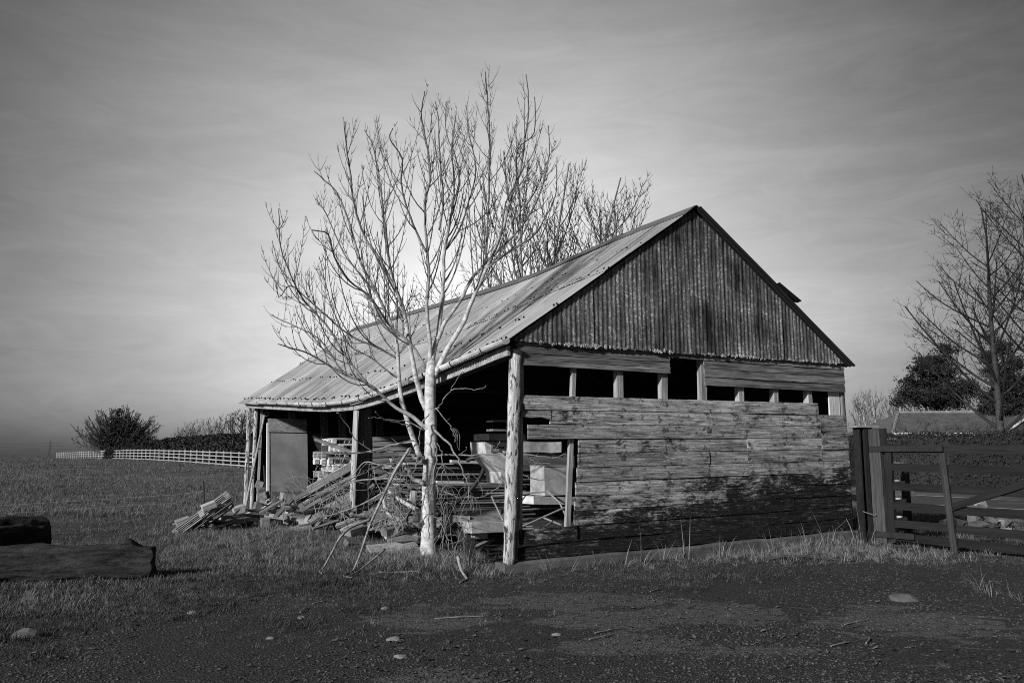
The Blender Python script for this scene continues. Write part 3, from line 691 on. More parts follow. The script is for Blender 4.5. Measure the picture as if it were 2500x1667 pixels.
LIMBS = [
 ([(832, 1400), (850, 1290), (872, 1200), (888, 1020), (897, 850), (925, 700), (940, 560), (928, 400), (945, 250)], .060, .009, (0, .4)),
 ([(845, 1430), (905, 1300), (975, 1185), (1020, 1075), (1080, 940), (1150, 780), (1195, 620), (1240, 470), (1258, 330), (1275, 220), (1262, 60)], .062, .008, (0, -.6)),
 ([(866, 1250), (900, 1170), (965, 1080), (1020, 975), (1085, 905), (1160, 830), (1260, 720), (1330, 580), (1365, 420), (1362, 290)], .046, .008, (0, .9)),
 ([(828, 1410), (830, 1280), (815, 1120), (825, 970), (815, 830), (806, 650), (832, 500), (800, 300), (790, 230), (805, 135)], .048, .008, (0, -.9)),
 ([(1032, 1040), (1080, 880), (1090, 700), (1098, 520), (1100, 430), (1094, 250), (1085, 130), (1078, 48)], .028, .008, (-.1, -1.2)),
 ([(812, 1570), (775, 1460), (748, 1330), (715, 1140), (690, 1060), (640, 960), (590, 870), (540, 800), (490, 650), (468, 480), (452, 380), (446, 270)], .058, .009, (0, -.7)),
 ([(790, 1800), (715, 1580), (690, 1430), (683, 1290), (655, 1190), (600, 1060), (520, 910), (470, 740), (415, 600), (360, 540), (308, 495)], .056, .009, (0, .6)),
 ([(812, 1380), (740, 1270), (640, 1180), (560, 1060), (470, 990), (400, 880), (372, 780), (300, 760)], .036, .009, (0, -1.3)),
 ([(820, 1660), (750, 1600), (680, 1560), (610, 1500), (548, 1450), (438, 1405), (345, 1350), (270, 1310), (200, 1290), (145, 1272)], .046, .008, (0, -1.0)),
 ([(548, 1450), (450, 1330), (380, 1210), (300, 1120), (240, 1040), (190, 930), (155, 830), (150, 740), (150, 662)], .028, .008, (-.5, -1.2)),
 ([(684, 1340), (600, 1290), (480, 1240), (380, 1160), (290, 1080), (200, 1010), (150, 1060), (135, 985)], .026, .007, (.4, -.4)),
 ([(700, 1100), (645, 900), (622, 700), (600, 520), (572, 380), (535, 310)], .030, .008, (-.3, .6)),
 ([(815, 860), (765, 760), (720, 640), (700, 540), (705, 440), (650, 350), (662, 302)], .026, .008, (-.5, -1.5)),
 ([(897, 850), (960, 760), (1008, 620), (1035, 480), (1000, 300), (995, 200)], .028, .008, (.2, .9)),
 ([(1082, 935), (1180, 860), (1290, 790), (1350, 700), (1395, 600), (1400, 470)], .024, .008, (-.3, .5)),
 ([(600, 1060), (500, 940), (440, 860), (370, 700), (330, 640), (318, 620)], .022, .008, (.3, 1.0)),
 ([(870, 760), (890, 640), (880, 500), (870, 360), (868, 260), (852, 182)], .024, .008, (.2, -.2)),
 ([(930, 690), (960, 560), (948, 440), (905, 330), (902, 182)], .020, .008, (.3, 1.2)),
 ([(1150, 780), (1170, 640), (1215, 540), (1225, 400), (1300, 320), (1300, 160)], .020, .008, (-.4, -1.2)),
 ([(438, 1405), (390, 1330), (330, 1250), (240, 1200), (150, 1160), (118, 1140)], .018, .007, (-.7, -.3)),
 ([(690, 1430), (620, 1380), (560, 1330), (470, 1280), (420, 1180), (380, 1080), (330, 880)], .022, .008, (.2, .7)),
]
for i, (pl, r0, r1, dep) in enumerate(LIMBS):
    limb('limb', pl, r0 * .74, r1 * .78, dep, 100 + i, t0=.26 if r0 > .04 else .10, step=.18, L0=1.5 if r0 > .025 else 1.05, keep=.72)
# small low shoots and hanging suckers off the trunk (photo coordinates)
def z2(pl): return [(900 + a / 3.136, 900 + b_ / 3.136) for a, b_ in pl]
SH = [
 ([(505, 470), (600, 560), (670, 660), (720, 780), (762, 900), (785, 1080)], .022, .006, (-.05, -.5)),
 ([(505, 660), (700, 662), (880, 658), (1050, 648), (1200, 655), (1400, 678), (1500, 660), (1556, 632)], .016, .006, (-.1, -.45)),
 ([(510, 300), (600, 400), (650, 480), (662, 560)], .011, .006, (-.1, -.5)),
 ([(500, 312), (560, 260), (640, 140), (720, 20)], .013, .006, (-.1, -.4)),
 ([(630, 165), (700, 152), (780, 155), (860, 152), (898, 130)], .009, .006, (-.35, -.5)),
 ([(560, 935), (700, 980), (830, 985), (960, 930), (1050, 840)], .010, .006, (-.1, -.4)),
 ([(430, 880), (340, 840), (300, 770), (250, 750), (190, 735), (176, 690)], .040, .026, (-.1, -.3)),
 ([(430, 710), (380, 690), (340, 655), (310, 615)], .042, .03, (-.1, -.25)),
 ([(460, 345), (420, 400), (395, 500), (385, 640), (340, 800), (310, 850)], .012, .006, (-.2, -.4)),
 ([(505, 560), (515, 700), (492, 870), (470, 1000), (465, 1200), (462, 1300)], .015, .008, (-.22, -.3)),
 ([(480, 890), (432, 940), (408, 1100), (400, 1180)], .011, .006, (-.2, -.4)),
 ([(520, 570), (560, 640), (570, 760), (560, 900), (562, 1060), (610, 1180)], .011, .006, (-.2, -.4)),
 ([(500, 1110), (440, 1130), (400, 1240), (350, 1380)], .011, .006, (-.2, -.5)),
 ([(500, 1110), (560, 1190), (590, 1280), (640, 1330)], .009, .006, (-.2, -.5)),
 ([(345, 552), (270, 560), (190, 600), (90, 635), (-60, 638), (-200, 650)], .012, .006, (-.1, -.7)),
 ([(420, 470), (300, 405), (200, 395), (100, 385), (40, 370), (0, 378)], .014, .006, (-.05, -.5)),
 ([(300, 430), (200, 410), (120, 390), (90, 360), (50, 330)], .010, .006, (-.2, -.8)),
 ([(260, 715), (100, 735), (-20, 790), (-140, 850), (-260, 900)], .013, .006, (-.3, -.9)),
 ([(330, 690), (190, 640), (60, 640), (-80, 560), (-140, 480), (-200, 380), (-245, 335)], .012, .006, (-.2, -.8)),
 ([(770, 690), (800, 680), (860, 672), (900, 700), (960, 740), (1040, 780)], .007, .005, (-.3, -.4)),
 ([(1180, 805), (1260, 840), (1340, 850), (1400, 840), (1440, 825)], .009, .006, (-.4, -.5)),
 ([(1210, 658), (1250, 700), (1300, 725), (1395, 728)], .008, .005, (-.4, -.5)),
 ([(960, 640), (990, 580), (1000, 555)], .006, .005, (-.35, -.4)),
 ([(700, 662), (740, 610), (750, 600)], .007, .005, (-.3, -.4)),
]
for i, (pl, r0, r1, dep) in enumerate(SH):
    limb('sucker', z2(pl), r0 * .92, r1, dep, 300 + i, tw=i not in (6, 7, 9), t0=.3, step=.22, L0=.34, z8=False, keep=.38, depth=0, mat=M['shoot'], jit=.012)
rr = random.Random(5)                                         # hanging bunches of dead shoots
for (px_, py_) in ((1108, 1060), (1145, 1170), (1150, 1225), (1082, 1150), (1062, 1190), (985, 1140), (1094, 1240), (1092, 1200)):
    mb = MB(); c0 = tp_(px_, py_ - 16, -.45)
    for k in range(7):
        L = rr.uniform(.14, .42); d = Vector((rr.gauss(0, .5), rr.gauss(0, .5), rr.uniform(-.4, .3))); q = [c0.copy()]
        for u in range(6): d = (d + Vector((rr.gauss(0, .22), rr.gauss(0, .22), -.42))).normalized(); q.append(q[-1] + d * L / 6)
        mb.tube(q, [.005, .0045, .004, .004, .0035, .003, .002], 3, cap=False)
    tag(mb.build('dead_shoots', M['twig'], ash), kind='stuff')

def bare_tree(name, label, cat, base, H, spread, seed, mat, group=None, forks=4, scale=1.0, r0=None, depth=1, lean=(0, 0), L0=1.2, step=.5, trop=.7, t0=.3, crown_from=.25, keep=.7, rmin=.006, ns=3):
    """a leafless tree: trunk, rising limbs, opposite twigs"""
    rr = random.Random(seed); t = thing(name, label, cat, base, 0, group); r0 = r0 or H * .016
    mb = MB(); p = Vector((0, 0, -.1)); d = Vector((lean[0], lean[1], 1)).normalized(); n = 10; pts = [p.copy()]
    for i in range(n):
        d = (d + Vector((rr.gauss(0, .06), rr.gauss(0, .06), .03))).normalized(); p = p + d * (H * .92 / n); pts.append(p.copy())
    rad = [r0 * (1 - .92 * (i / n) ** .9) + .008 * scale for i in range(n + 1)]; rad[0] *= 1.3
    mb.tube(pts, rad, 8); mb.build('trunk', mat, t, smooth=True)
    tw = MB(); lm = MB()
    ash_twigs(tw, pts, None, rad, rr, depth, .45, step, L0, trop, rmin, scale, ns, keep)
    for k in range(forks):
        u = crown_from + (.82 - crown_from) * (k + rr.uniform(0, .8)) / forks; i = min(n - 1, int(u * n)); q = pts[i].lerp(pts[i + 1], u * n - i)
        a = k * 2.4 + rr.uniform(-.4, .4); el = rr.uniform(.45, .85)
        L = H * spread * (1.1 - u * .75) * rr.uniform(.8, 1.15)
        dd = Vector((math.cos(a) * math.cos(el), math.sin(a) * math.cos(el), math.sin(el)))
        P2, D2, R2 = shoot(lm, q, dd, L, max(rad[i] * .45, .010 * scale), trop * .8, rr, n=9, wig=.14, bud=0, ns=5)
        ash_twigs(tw, P2, D2, R2, rr, depth, t0, step, L0, trop, rmin, scale, ns, keep)
    tag(lm.build('limbs', mat, t, smooth=True), kind='stuff'); tag(tw.build('twigs', mat, t), kind='stuff'); return t
# ash trees beyond the barn
for i, (px_, Y, topy, sp, lb) in enumerate(((1345, 33, 255, .34, 'bare ash tree behind the barn ridge, the tallest one there'),
        (1432, 35, 300, .36, 'bare ash tree behind the ridge with a bent stem, second from the gable peak side'),
        (1300, 37, 330, .34, 'bare thin ash tree behind the ridge, hidden partly by the near ash'),
        (1548, 35, 430, .40, 'low bare ash shoots showing over the ridge nearest the gable peak'))):
    x = (px_ - 1250) / F * Y; H = CAMH + (1122 - topy) * Y / F * 1.02
    bare_tree('ash_tree', lb, 'tree', (x, Y, hgt(x, Y)), H, sp, 50 + i, M['ash_back'], 'bare trees behind the barn', forks=14, scale=1.5, r0=.17, depth=1, L0=1.7, step=.24, trop=.8, crown_from=.36, keep=.8, rmin=.010)
for i, px_ in enumerate((955, 1030, 1110, 1190, 1260)):
    Y = 36 + 1.5 * (i % 2); x = (px_ - 1250) / F * Y; top = (690, 640, 610, 590, 590)[i]; H = CAMH + (1122 - top) * Y / F
    bare_tree('scrub_tree', ('bare scrubby tree just over the roof, furthest left', 'bare scrubby tree over the roof, behind the left limbs of the ash', 'bare scrubby tree over the roof, directly behind the ash trunk line',
        'bare scrubby tree over the step in the ridge', 'bare scrubby tree at the foot of the tall ash behind')[i], 'tree', (x, Y, hgt(x, Y)), H, .42, 80 + i, M['ash_back'], 'bare trees behind the barn', forks=18, scale=1.3, r0=.10, depth=2, L0=1.1, step=.30, trop=.2, crown_from=.4, keep=.85, rmin=.010)
# right-hand trees
x = (2452 - 1250) / F * 42
bare_tree('birch_tree', 'tall dark leafless birch in front of the tiled bungalow roof', 'tree', (x, 42, hgt(x, 42)), 15.2, .42, 9, M['birch'], 'dark birches beyond the road', forks=24, scale=1.8, r0=.20, depth=2, L0=1.6, step=.24, trop=.30, crown_from=.18, keep=.72, lean=(-.055, 0), rmin=.0065)
bare_tree('birch_tree', 'dark leafless birch reaching in over the top of the dark conifer', 'tree', (27.6, 43, 0), 17.5, .46, 14, M['birch'], 'dark birches beyond the road', forks=24, scale=1.8, r0=.20, depth=2, L0=1.6, step=.24, trop=.25, crown_from=.18, keep=.72, lean=(-.06, 0), rmin=.0065)
for i, (px_, Y, tp) in enumerate(((2085, 95, 935), (2110, 92, 945), (2140, 90, 928), (2168, 88, 925), (2200, 80, 915), (2240, 74, 930), (2290, 74, 900))):
    x = (px_ - 1250) / F * Y; H = CAMH + (1122 - tp) * Y / F
    bare_tree('bare_tree', ('slim bare tree right beside the barn wall edge', 'bare tree second out from the barn wall', 'bare bushy tree third out from the barn', 'bare tree over the dark rounded bush', 'bare tree left of the pine crown', 'bare tree under the pine crown', 'bare tree behind the pine')[i],
        'tree', (x, Y, 0), H, .34, 200 + i, M['ash_back'], 'bare trees beyond the road', forks=15, scale=2.4, r0=.16, depth=2, L0=1.0, step=.30, trop=.8, crown_from=.15, keep=.85, rmin=.010)

def leaf_cloud(mb, blobs, n, size, rr, flat=1.0):
    """many small leaf faces through a set of ellipsoids"""
    wt = [b_[1][0] * b_[1][1] * b_[1][2] for b_ in blobs]; tot = sum(wt)
    for (c, s_), w_ in zip(blobs, wt):
        for k in range(int(n * w_ / tot) + 1):
            v = Vector((rr.gauss(0, 1), rr.gauss(0, 1), rr.gauss(0, 1))).normalized() * min(1.35, abs(rr.gauss(.62, .34)))
            q = Vector((c[0] + v.x * s_[0], c[1] + v.y * s_[1], c[2] + v.z * s_[2]))
            if mnoise.noise(q * 1.9) + .5 * mnoise.noise(q * 4.5) < -.12: continue
            u = Vector((rr.gauss(0, 1), rr.gauss(0, 1), rr.gauss(0, flat))).normalized() * size * rr.uniform(.6, 1.3)
            t_ = u.cross(Vector((rr.gauss(0, 1), rr.gauss(0, 1), rr.gauss(0, 1)))).normalized() * size * .5
            mb.add([q - u, q + t_ * .8, q + u, q - t_], [(0, 1, 2, 3)])
def conifer(name, label, base, H, blobs, n, size, seed, mat, r0=.25, lean=(0, 0)):
    rr = random.Random(seed); t = thing(name, label, 'tree', base)
    mb = MB(); pts = [Vector((lean[0] * u * H, 0, u * H)) for u in np.linspace(0, .93, 8)]; mb.tube(pts, [r0 * (1 - .85 * i / 7) for i in range(8)], 8)
    mb.build('trunk', M['birch'], t, smooth=True)
    lm = MB()
    for c, s_ in blobs:
        p = pts[min(7, max(1, int(c[2] / H * 7 * .8)))]; lm.tube([p, Vector(c) * .5 + p * .5 + Vector((0, 0, -.2)), Vector(c)], [r0 * .3, r0 * .2, .02], 4)
    tag(lm.build('limbs', M['birch'], t), kind='stuff')
    cr = MB(); leaf_cloud(cr, blobs, n, size, rr); tag(cr.build('crown', mat, t), kind='stuff'); return t
Y = 62; f_ = Y / F
def pblob(px_, py_, w_, h_, base): return ((px_ - 1250) * f_ - base[0], rnd.uniform(-1.2, 1.2), CAMH + (1122 - py_) * f_ - base[2]), (w_ * f_, w_ * f_ * .8, h_ * f_)
bs = ((2275 - 1250) * f_, Y, 0)
conifer('pine_tree', 'broad dark pine tree with layered crown behind the bungalow', bs, 9.6, [pblob(a, b_, c * 1.12, d * 1.15, bs) for a, b_, c, d in
    ((2310, 855, 28, 14), (2280, 880, 40, 14), (2325, 890, 24, 12), (2255, 905, 40, 15), (2300, 915, 40, 16), (2240, 930, 38, 14), (2290, 945, 55, 20), (2350, 950, 35, 20), (2215, 958, 28, 12), (2250, 970, 50, 16), (2320, 980, 55, 18), (2180, 985, 22, 10))], 36000, .10, 3, M['pine'])
Y = 58; f_ = Y / F; bs = ((2455 - 1250) * f_, Y, 0)
conifer('conifer_tree', 'dark narrow conifer behind the birch trunk', bs, 9.2, [pblob(a, b_, c, d, bs) for a, b_, c, d in
    ((2448, 820, 16, 18), (2460, 850, 25, 22), (2440, 870, 26, 18), (2475, 890, 28, 20), (2445, 905, 34, 20), (2425, 935, 26, 20), (2470, 940, 40, 24), (2440, 970, 40, 24), (2490, 975, 36, 24), (2430, 1000, 45, 20), (2480, 1010, 50, 24))], 34000, .10, 4, M['pine'])
def bush(name, label, cat, base, blobs, n, size, mat, seed, group=None):
    t = thing(name, label, cat, base, 0, group); rr = random.Random(seed); st = MB()
    for c, s_ in blobs:
        for k in range(4):
            st.tube([(rr.uniform(-.2, .2), rr.uniform(-.2, .2), -.1), Vector(c) * .5, Vector(c) + Vector((rr.gauss(0, .3) * s_[0], rr.gauss(0, .3) * s_[1], .5 * s_[2]))], [.05, .035, .01], 4)
    st.build('stems', M['birch'], t); m_ = MB(); leaf_cloud(m_, blobs, n, size, rr); m_.build('foliage', mat, t); return t
bush('evergreen_bush', 'dark rounded evergreen bush beyond the road hedge', 'bush', ((2150 - 1250) / F * 60, 60, 0), [((0, 0, 2.0), (1.1, 1, 1.5)), ((.7, 0, 2.1), (.8, .8, 1.2)), ((-.6, 0, 1.6), (.8, .8, 1.2))], 4500, .12, M['pine'], 6)

# ------------------------------------------------------------------ bungalow beyond the road hedge
hx = (2176 - 1250) / F * 54; house = thing('bungalow', 'low bungalow with a pale hipped tile roof behind the roadside hedge', 'house', (hx, 54, 0))
mb = MB(); mb.box((9.5, 4.5, 1.5), (18, 8, 3.0)); mb.build('wall', M['wall_pale'], house)
e0, e1, rz_, L_ = 3.05, 0, 4.45, 19.5
rf = house
mb = MB(); mb.add([(0, 0, e0), (L_, 0, e0), (L_, 9, e0), (0, 9, e0), (2.35, 4.5, rz_), (L_ - 2.3, 4.5, rz_ + .12)], [(0, 1, 5, 4), (1, 2, 5), (2, 3, 4, 5), (3, 0, 4)])
roof_ = mb.build('roof', M['tile'], house)
cs = MB()
for k in range(14):
    u = (k + .5) / 14; z_ = e0 + (rz_ - e0) * u; y_ = 4.5 * u; xl, xr = 2.35 * u, L_ - 2.3 * u
    cs.box(((xl + xr) / 2, y_ - .05, z_ + .035), (xr - xl, .34, .03), Matrix.Rotation(math.atan2(rz_ - e0, 4.5), 3, 'X'))
tag(cs.build('tile_courses', M['tile'], roof_), kind='stuff')
mb = MB(); mb.tube([(2.35, 4.5, rz_ + .04), (L_ - 2.3, 4.5, rz_ + .16)], .11, 6); mb.build('ridge_tiles', M['pale_stone'], roof_)
mb = MB(); mb.tube([(0, 0, e0 + .04), (2.35, 4.5, rz_ + .05)], .10, 6); mb.build('hip_tiles', M['pale_stone'], roof_)
mb = MB(); mb.box((L_ / 2, -.06, e0 - .08), (L_, .08, .16)); mb.build('fascia', M['white_paint'], house)
pw = MB(); prism(pw, [(0, 0), (3.4, 0), (1.7, 1.15)], (6.5, -.9, 3.05), (1, 0, 0), (0, 0, 1), (0, 1, 0), 1.8); pw.build('porch_gable', M['tile'], house)
mb = MB(); mb.tube([(6.4, -.95, 3.05), (8.2, -.95, 4.28)], .09, 5); mb.tube([(10.0, -.95, 3.05), (8.2, -.95, 4.28)], .09, 5); mb.build('bargeboard', M['white_paint'], house)
for xw in (3.2, 12.5, 15.6):
    mb = MB(); mb.box((xw, .47, 1.6), (1.5, .1, 1.2)); wn = mb.build('window', M['white_paint'], house)
    mb = MB(); mb.box((xw - .36, .42, 1.6), (.62, .02, 1.02)); mb.box((xw + .36, .42, 1.6), (.62, .02, 1.02)); mb.build('pane', M['plastic'], wn)

# ------------------------------------------------------------------ hedges
def hedge(name, label, path, h0, thick, n, size, mat, seed, zf=None, lump=.12):
    t = thing(name, label, 'hedge', path[0]); rr = random.Random(seed); o = Vector(path[0]); mb = MB(); core = MB()
    seg = [((Vector(path[i + 1]) - Vector(path[i])).length, i) for i in range(len(path) - 1)]; tot = sum(s_[0] for s_ in seg)
    for L, i in seg:
        a, b_ = Vector(path[i]), Vector(path[i + 1]); d = (b_ - a).normalized(); nn = Vector((-d.y, d.x, 0)); up = Vector((0, 0, 1))
        hA, hB = (h0, h0) if not isinstance(h0, list) else (h0[i], h0[i + 1]); w_ = thick * .36
        core.add([a - o - nn * w_, a - o + nn * w_, a - o + nn * w_ + up * (hA - .18), a - o - nn * w_ + up * (hA - .18), b_ - o - nn * w_, b_ - o + nn * w_, b_ - o + nn * w_ + up * (hB - .18), b_ - o - nn * w_ + up * (hB - .18)],
                 [(0, 1, 2, 3), (7, 6, 5, 4), (0, 3, 7, 4), (1, 5, 6, 2), (3, 2, 6, 7)])
        for k in range(int(n * L / tot)):
            u = rr.random(); q = a.lerp(b_, u) - o; h = hA + (hB - hA) * u; lm = lump * mnoise.noise((q.x * .8, q.y * .8, 3)) + lump * .5 * mnoise.noise((q.x * 3, q.y * 3, 5))
            f_ = rr.random()
            if f_ < .25: yy_, zz_ = rr.uniform(-.5, .5), h + lm + rr.gauss(0, .05)
            else: yy_, zz_ = rr.choice((-.5, .5)) * (1 + rr.gauss(0, .08) + lm), rr.uniform(0, 1) ** .8 * h
            q = q + nn * yy_ * thick + up * zz_
            ud = Vector((rr.gauss(0, 1), rr.gauss(0, 1), rr.gauss(0, 1))).normalized() * size * rr.uniform(.5, 1.3)
            td = ud.cross(Vector((rr.gauss(0, 1), rr.gauss(0, 1), rr.gauss(0, 1)))).normalized() * size * .45
            mb.add([q - ud, q + td, q + ud, q - td], [(0, 1, 2, 3)])
    core.build('branches', M['ivy'], t); mb.build('foliage', mat, t); return t
hp = [RN + RO * 10.4 + RD * k for k in range(-22, 64, 6)]
hedge('hedge', 'clipped dark hedge along the far verge of the road', [(q.x, q.y, 0) for q in hp], 2.55, 1.3, 70000, .06, M['hedge'], 1)
hp = []; hh = []
for px_, Y, top in ((640, 70, 1060), (603, 74, 1063), (540, 82, 1066), (470, 90, 1070), (400, 99, 1078), (340, 108, 1088), (290, 116, 1102)):
    x = (px_ - 1250) / F * Y; g = hgt(x, Y); hp.append((x, Y, g)); hh.append(CAMH + (1122 - top) * Y / F - g)
hedge('hedge', 'long dark hedge on the rise behind the white paddock fence', hp, hh, 2.6, 30000, .16, M['ivy'], 2, lump=.2)

# ------------------------------------------------------------------ ivy-clad tree and far trees on the left
Y = 119; f_ = Y / F; x0 = (292 - 1250) * f_; g0 = hgt(x0, Y)
ivy = thing('ivy_tree', 'wide bare tree with its middle smothered in dark ivy on the far rise', 'tree', (x0, Y, g0))
rr = random.Random(21); lm = MB(); tw = MB(); tk = MB(); tk.tube([(0, 0, -.2), (.1, 0, 2.2), (0, 0, 4.2)], [.5, .4, .25], 8); tk.build('trunk', M['bare'], ivy)
for k in range(64):
    a = math.pi * (k + .5) / 64 + rr.uniform(-.06, .06); el = max(.12, math.sin(a) * .95 + rr.uniform(-.1, .15)); tx = math.cos(a) * 6.4 * rr.uniform(.75, 1.03); tz = 1.3 + 5.6 * math.sin(a) * rr.uniform(.8, 1.05)
    y_ = rr.uniform(-3, 3); p0 = Vector((rr.uniform(-.3, .3), 0, rr.uniform(.5, 2.4))); d = Vector((tx, y_, tz)) - p0
    P2, D2, R2 = shoot(lm, p0, d + Vector((0, 0, -.15 * d.length)), d.length * 1.02, .10, .35, rr, n=10, wig=.1, bud=0, ns=4)
    ash_twigs(tw, P2, D2, R2, rr, 2, .22, .30, 1.2, .35, .018, 1.7, 3, .9)
tag(lm.build('limbs', M['bare'], ivy), kind='stuff'); tag(tw.build('twigs', M['bare'], ivy), kind='stuff')
def ib(px_, py_, w_, h_): return ((px_ - 292) * f_, 0, CAMH + (1122 - py_) * f_ - g0), (w_ * f_, w_ * f_ * .8, h_ * f_)
mb = MB(); leaf_cloud(mb, [ib(q[0], q[1], q[2] * 1.15, q[3] * 1.12) for q in ((291, 1005, 9, 12), (288, 1030, 13, 18), (310, 1045, 28, 22), (295, 1065, 33, 25), (320, 1070, 32, 24), (330, 1050, 14, 18), (300, 1088, 38, 16), (345, 1082, 28, 18), (370, 1088, 18, 12))], 22000, .17, rr); mb.build('ivy', M['ivy'], ivy)
for i, (px_, Y, tp) in enumerate(((446, 112, 1040), (468, 110, 1032), (490, 112, 1022), (512, 110, 1012), (535, 112, 1006), (558, 110, 1002), (592, 92, 985), (640, 92, 985))):
    x = (px_ - 1250) / F * Y; g = hgt(x, Y); H = CAMH + (1122 - tp) * Y / F - g
    bare_tree('bare_tree', ('small bare tree at the left end of the row above the far hedge', 'second bare tree of the row above the far hedge', 'third bare tree of the row above the far hedge', 'fourth bare tree of the row above the far hedge', 'fifth bare tree of the row above the far hedge', 'sixth bare tree of the row above the far hedge', 'spreading bare oak beside the barn end post', 'bare oak mostly hidden behind the barn end')[i],
        'tree', (x, Y, g), H, .5 if i > 5 else .36, 400 + i, M['bare'] if i > 5 else M['ash_back'], 'bare trees above the far hedge', forks=14, scale=2.2, r0=.22 if i > 5 else .13, depth=2, L0=1.0, step=.30, trop=.2 if i > 5 else .7, crown_from=.25, keep=.85, rmin=.012)

# ------------------------------------------------------------------ white paddock fence on the left
f0 = P(603, 1140, 67.5); fd = Vector((-30, 44, 0)).normalized()
fence = thing('paddock_fence', 'long white four-rail paddock fence running up the rise on the left', 'fence', (f0.x, f0.y, hgt(f0.x, f0.y)))
fo = fence.location.copy(); FS = 2.04
fp = [Vector((f0.x, f0.y, 0)) + fd * FS * k for k in range(-3, 52)]; fp = [Vector((q.x, q.y, hgt(q.x, q.y))) - fo for q in fp]
far_ = MB()
for i, q in enumerate(fp):
    if i < 34: beam('post', q + Vector((0, 0, -.2)), q + Vector((0, 0, 1.25)), .10, .10, M['fence_paint'], fence, up=(fd.x, fd.y, 0), jit=.003, n=2)
    else: far_.tube([q + Vector((0, 0, -.2)), q + Vector((0, 0, 1.25))], .06, 4)
    if i < len(fp) - 1:
        for zr_ in (.18, .50, .82, 1.12):
            a, b_ = q + Vector((.0, -.08, zr_)), fp[i + 1] + Vector((0, -.08, zr_))
            if i < 34: beam('rail', a, b_, .035, .085, M['fence_paint'], fence, jit=.003, n=2)
            else: far_.tube([a, b_], .028, 4)
tag(far_.build('far_rails', M['fence_paint'], fence), kind='stuff')
# electric wire fence in the field
wf = thing('wire_fence', 'two-strand wire fence with one thin steel stake in the near field', 'fence', PG(500, 1258)); wo = wf.location.copy()
pt = P(497, 1172, wo.y) - wo; mb = MB(); mb.tube([(0.02, 0, -.2), pt], .018, 5); mb.build('stake', M['iron'], wf)
for (pa, pb, za, zb, sag) in (((0, 1250), (430, 1227), .62, .62, .02), ((0, 1228), (430, 1207), .85, .85, .03)):
    A = P(pa[0] - 900, pa[1] + 55, wo.y - 3) - wo; B_ = P(pb[0], pb[1], wo.y) - wo; Cc = P(620, pb[1] - 10, wo.y + 2.5) - wo
    mb = MB(); mb.tube([A, A.lerp(B_, .5) - Vector((0, 0, sag)), B_, pt * .7, Cc], .0025, 4); mb.build('wire', M['steel'], wf)

# ------------------------------------------------------------------ pylons
def pylon(label, px_, Y, H, r, top_arms=3):
    t = thing('pylon', label, 'pylon', ((px_ - 1250) / F * Y, Y, 0), .4, 'power pylons on the horizon'); mb = MB(); b_ = H * .09
    wdt = lambda z: b_ * (1 - z / H) ** 1.3 + H * .008
    lv = [0, .16, .31, .45, .58, .70, .80, .9, 1.0]
    for sx_ in (-1, 1):
        for sy in (-1, 1): mb.tube([(sx_ * wdt(H * u), sy * wdt(H * u), H * u) for u in lv], r, 4)
    for a, b2 in zip(lv, lv[1:]):
        for s_ in (-1, 1):
            mb.tube([(-wdt(H * a), s_ * wdt(H * a), H * a), (wdt(H * b2), s_ * wdt(H * b2), H * b2)], r * .6, 3); mb.tube([(wdt(H * a), s_ * wdt(H * a), H * a), (-wdt(H * b2), s_ * wdt(H * b2), H * b2)], r * .6, 3)
    mb.build('tower', M['far'], t)
    for u, L in ((.62, .13), (.76, .17), (.9, .12)):
        am = MB(); am.tube([(-H * L, 0, H * u), (0, 0, H * (u + .03)), (H * L, 0, H * u)], r, 4); am.tube([(-H * L, 0, H * u), (H * L, 0, H * u)], r, 4); am.build('arm', M['far'], t)
    return t
p1 = pylon('lattice power pylon on the horizon, the tallest in sight', 130, 1300, 29, .16)
pylon('tiny pylon low on the horizon at the picture edge side of the tall one', 43, 1650, 11, .2); pylon('tiny pylon low on the horizon close beside the tall one', 104, 1650, 10, .2)
mb = MB(); base = p1.location
for u, L in ((.62, .13), (.76, .17), (.9, .12)):
    for s_ in (-1, 1):
        a = Vector((s_ * 29 * L, 0, 29 * u)); b_ = Vector((-330, -120 + s_ * 4, 29 * u + 3)); c_ = Vector((420, 260 + s_ * 4, 29 * u))
        for q in (b_, c_): mb.tube([a.lerp(q, k / 12) - Vector((0, 0, 5 * 4 * (k / 12) * (1 - k / 12))) for k in range(13)], .06, 3)
tag(mb.build('power_cables', M['far'], None, loc=base), 'thin power cables strung from the horizon pylon', 'cable')
for o in list(bpy.data.objects):
    if o.name.startswith('power_cables'): o['kind'] = 'thing'

# ------------------------------------------------------------------ gate, steel post, roadside fence
gp0 = Vector((5.93, 14.1, hgt(5.93, 14.1))); gd = Vector((.52, -.82, 0)).normalized(); gate_len = 3.4
gt = thing('field_gate', 'dark wooden five-bar field gate with a diagonal brace, right of the barn', 'gate', gp0)
def gat(k, z): return gd * k + Vector((0, 0, z))
def gz(px_, py_): # height on the gate plane under a picture point
    pass
ztops = [1.46, 1.17, .87, .57, .30, .10]
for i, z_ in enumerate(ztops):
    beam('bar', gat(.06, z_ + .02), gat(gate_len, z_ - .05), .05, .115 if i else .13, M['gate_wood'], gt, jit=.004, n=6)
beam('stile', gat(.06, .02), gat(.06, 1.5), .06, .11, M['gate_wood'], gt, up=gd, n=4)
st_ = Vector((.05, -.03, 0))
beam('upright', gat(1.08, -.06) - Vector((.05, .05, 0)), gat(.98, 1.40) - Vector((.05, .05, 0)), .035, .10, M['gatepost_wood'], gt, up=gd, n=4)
beam('upright', gat(2.4, -.06) - Vector((.05, .05, 0)), gat(2.4, 1.38) - Vector((.05, .05, 0)), .035, .10, M['gatepost_wood'], gt, up=gd, n=4)
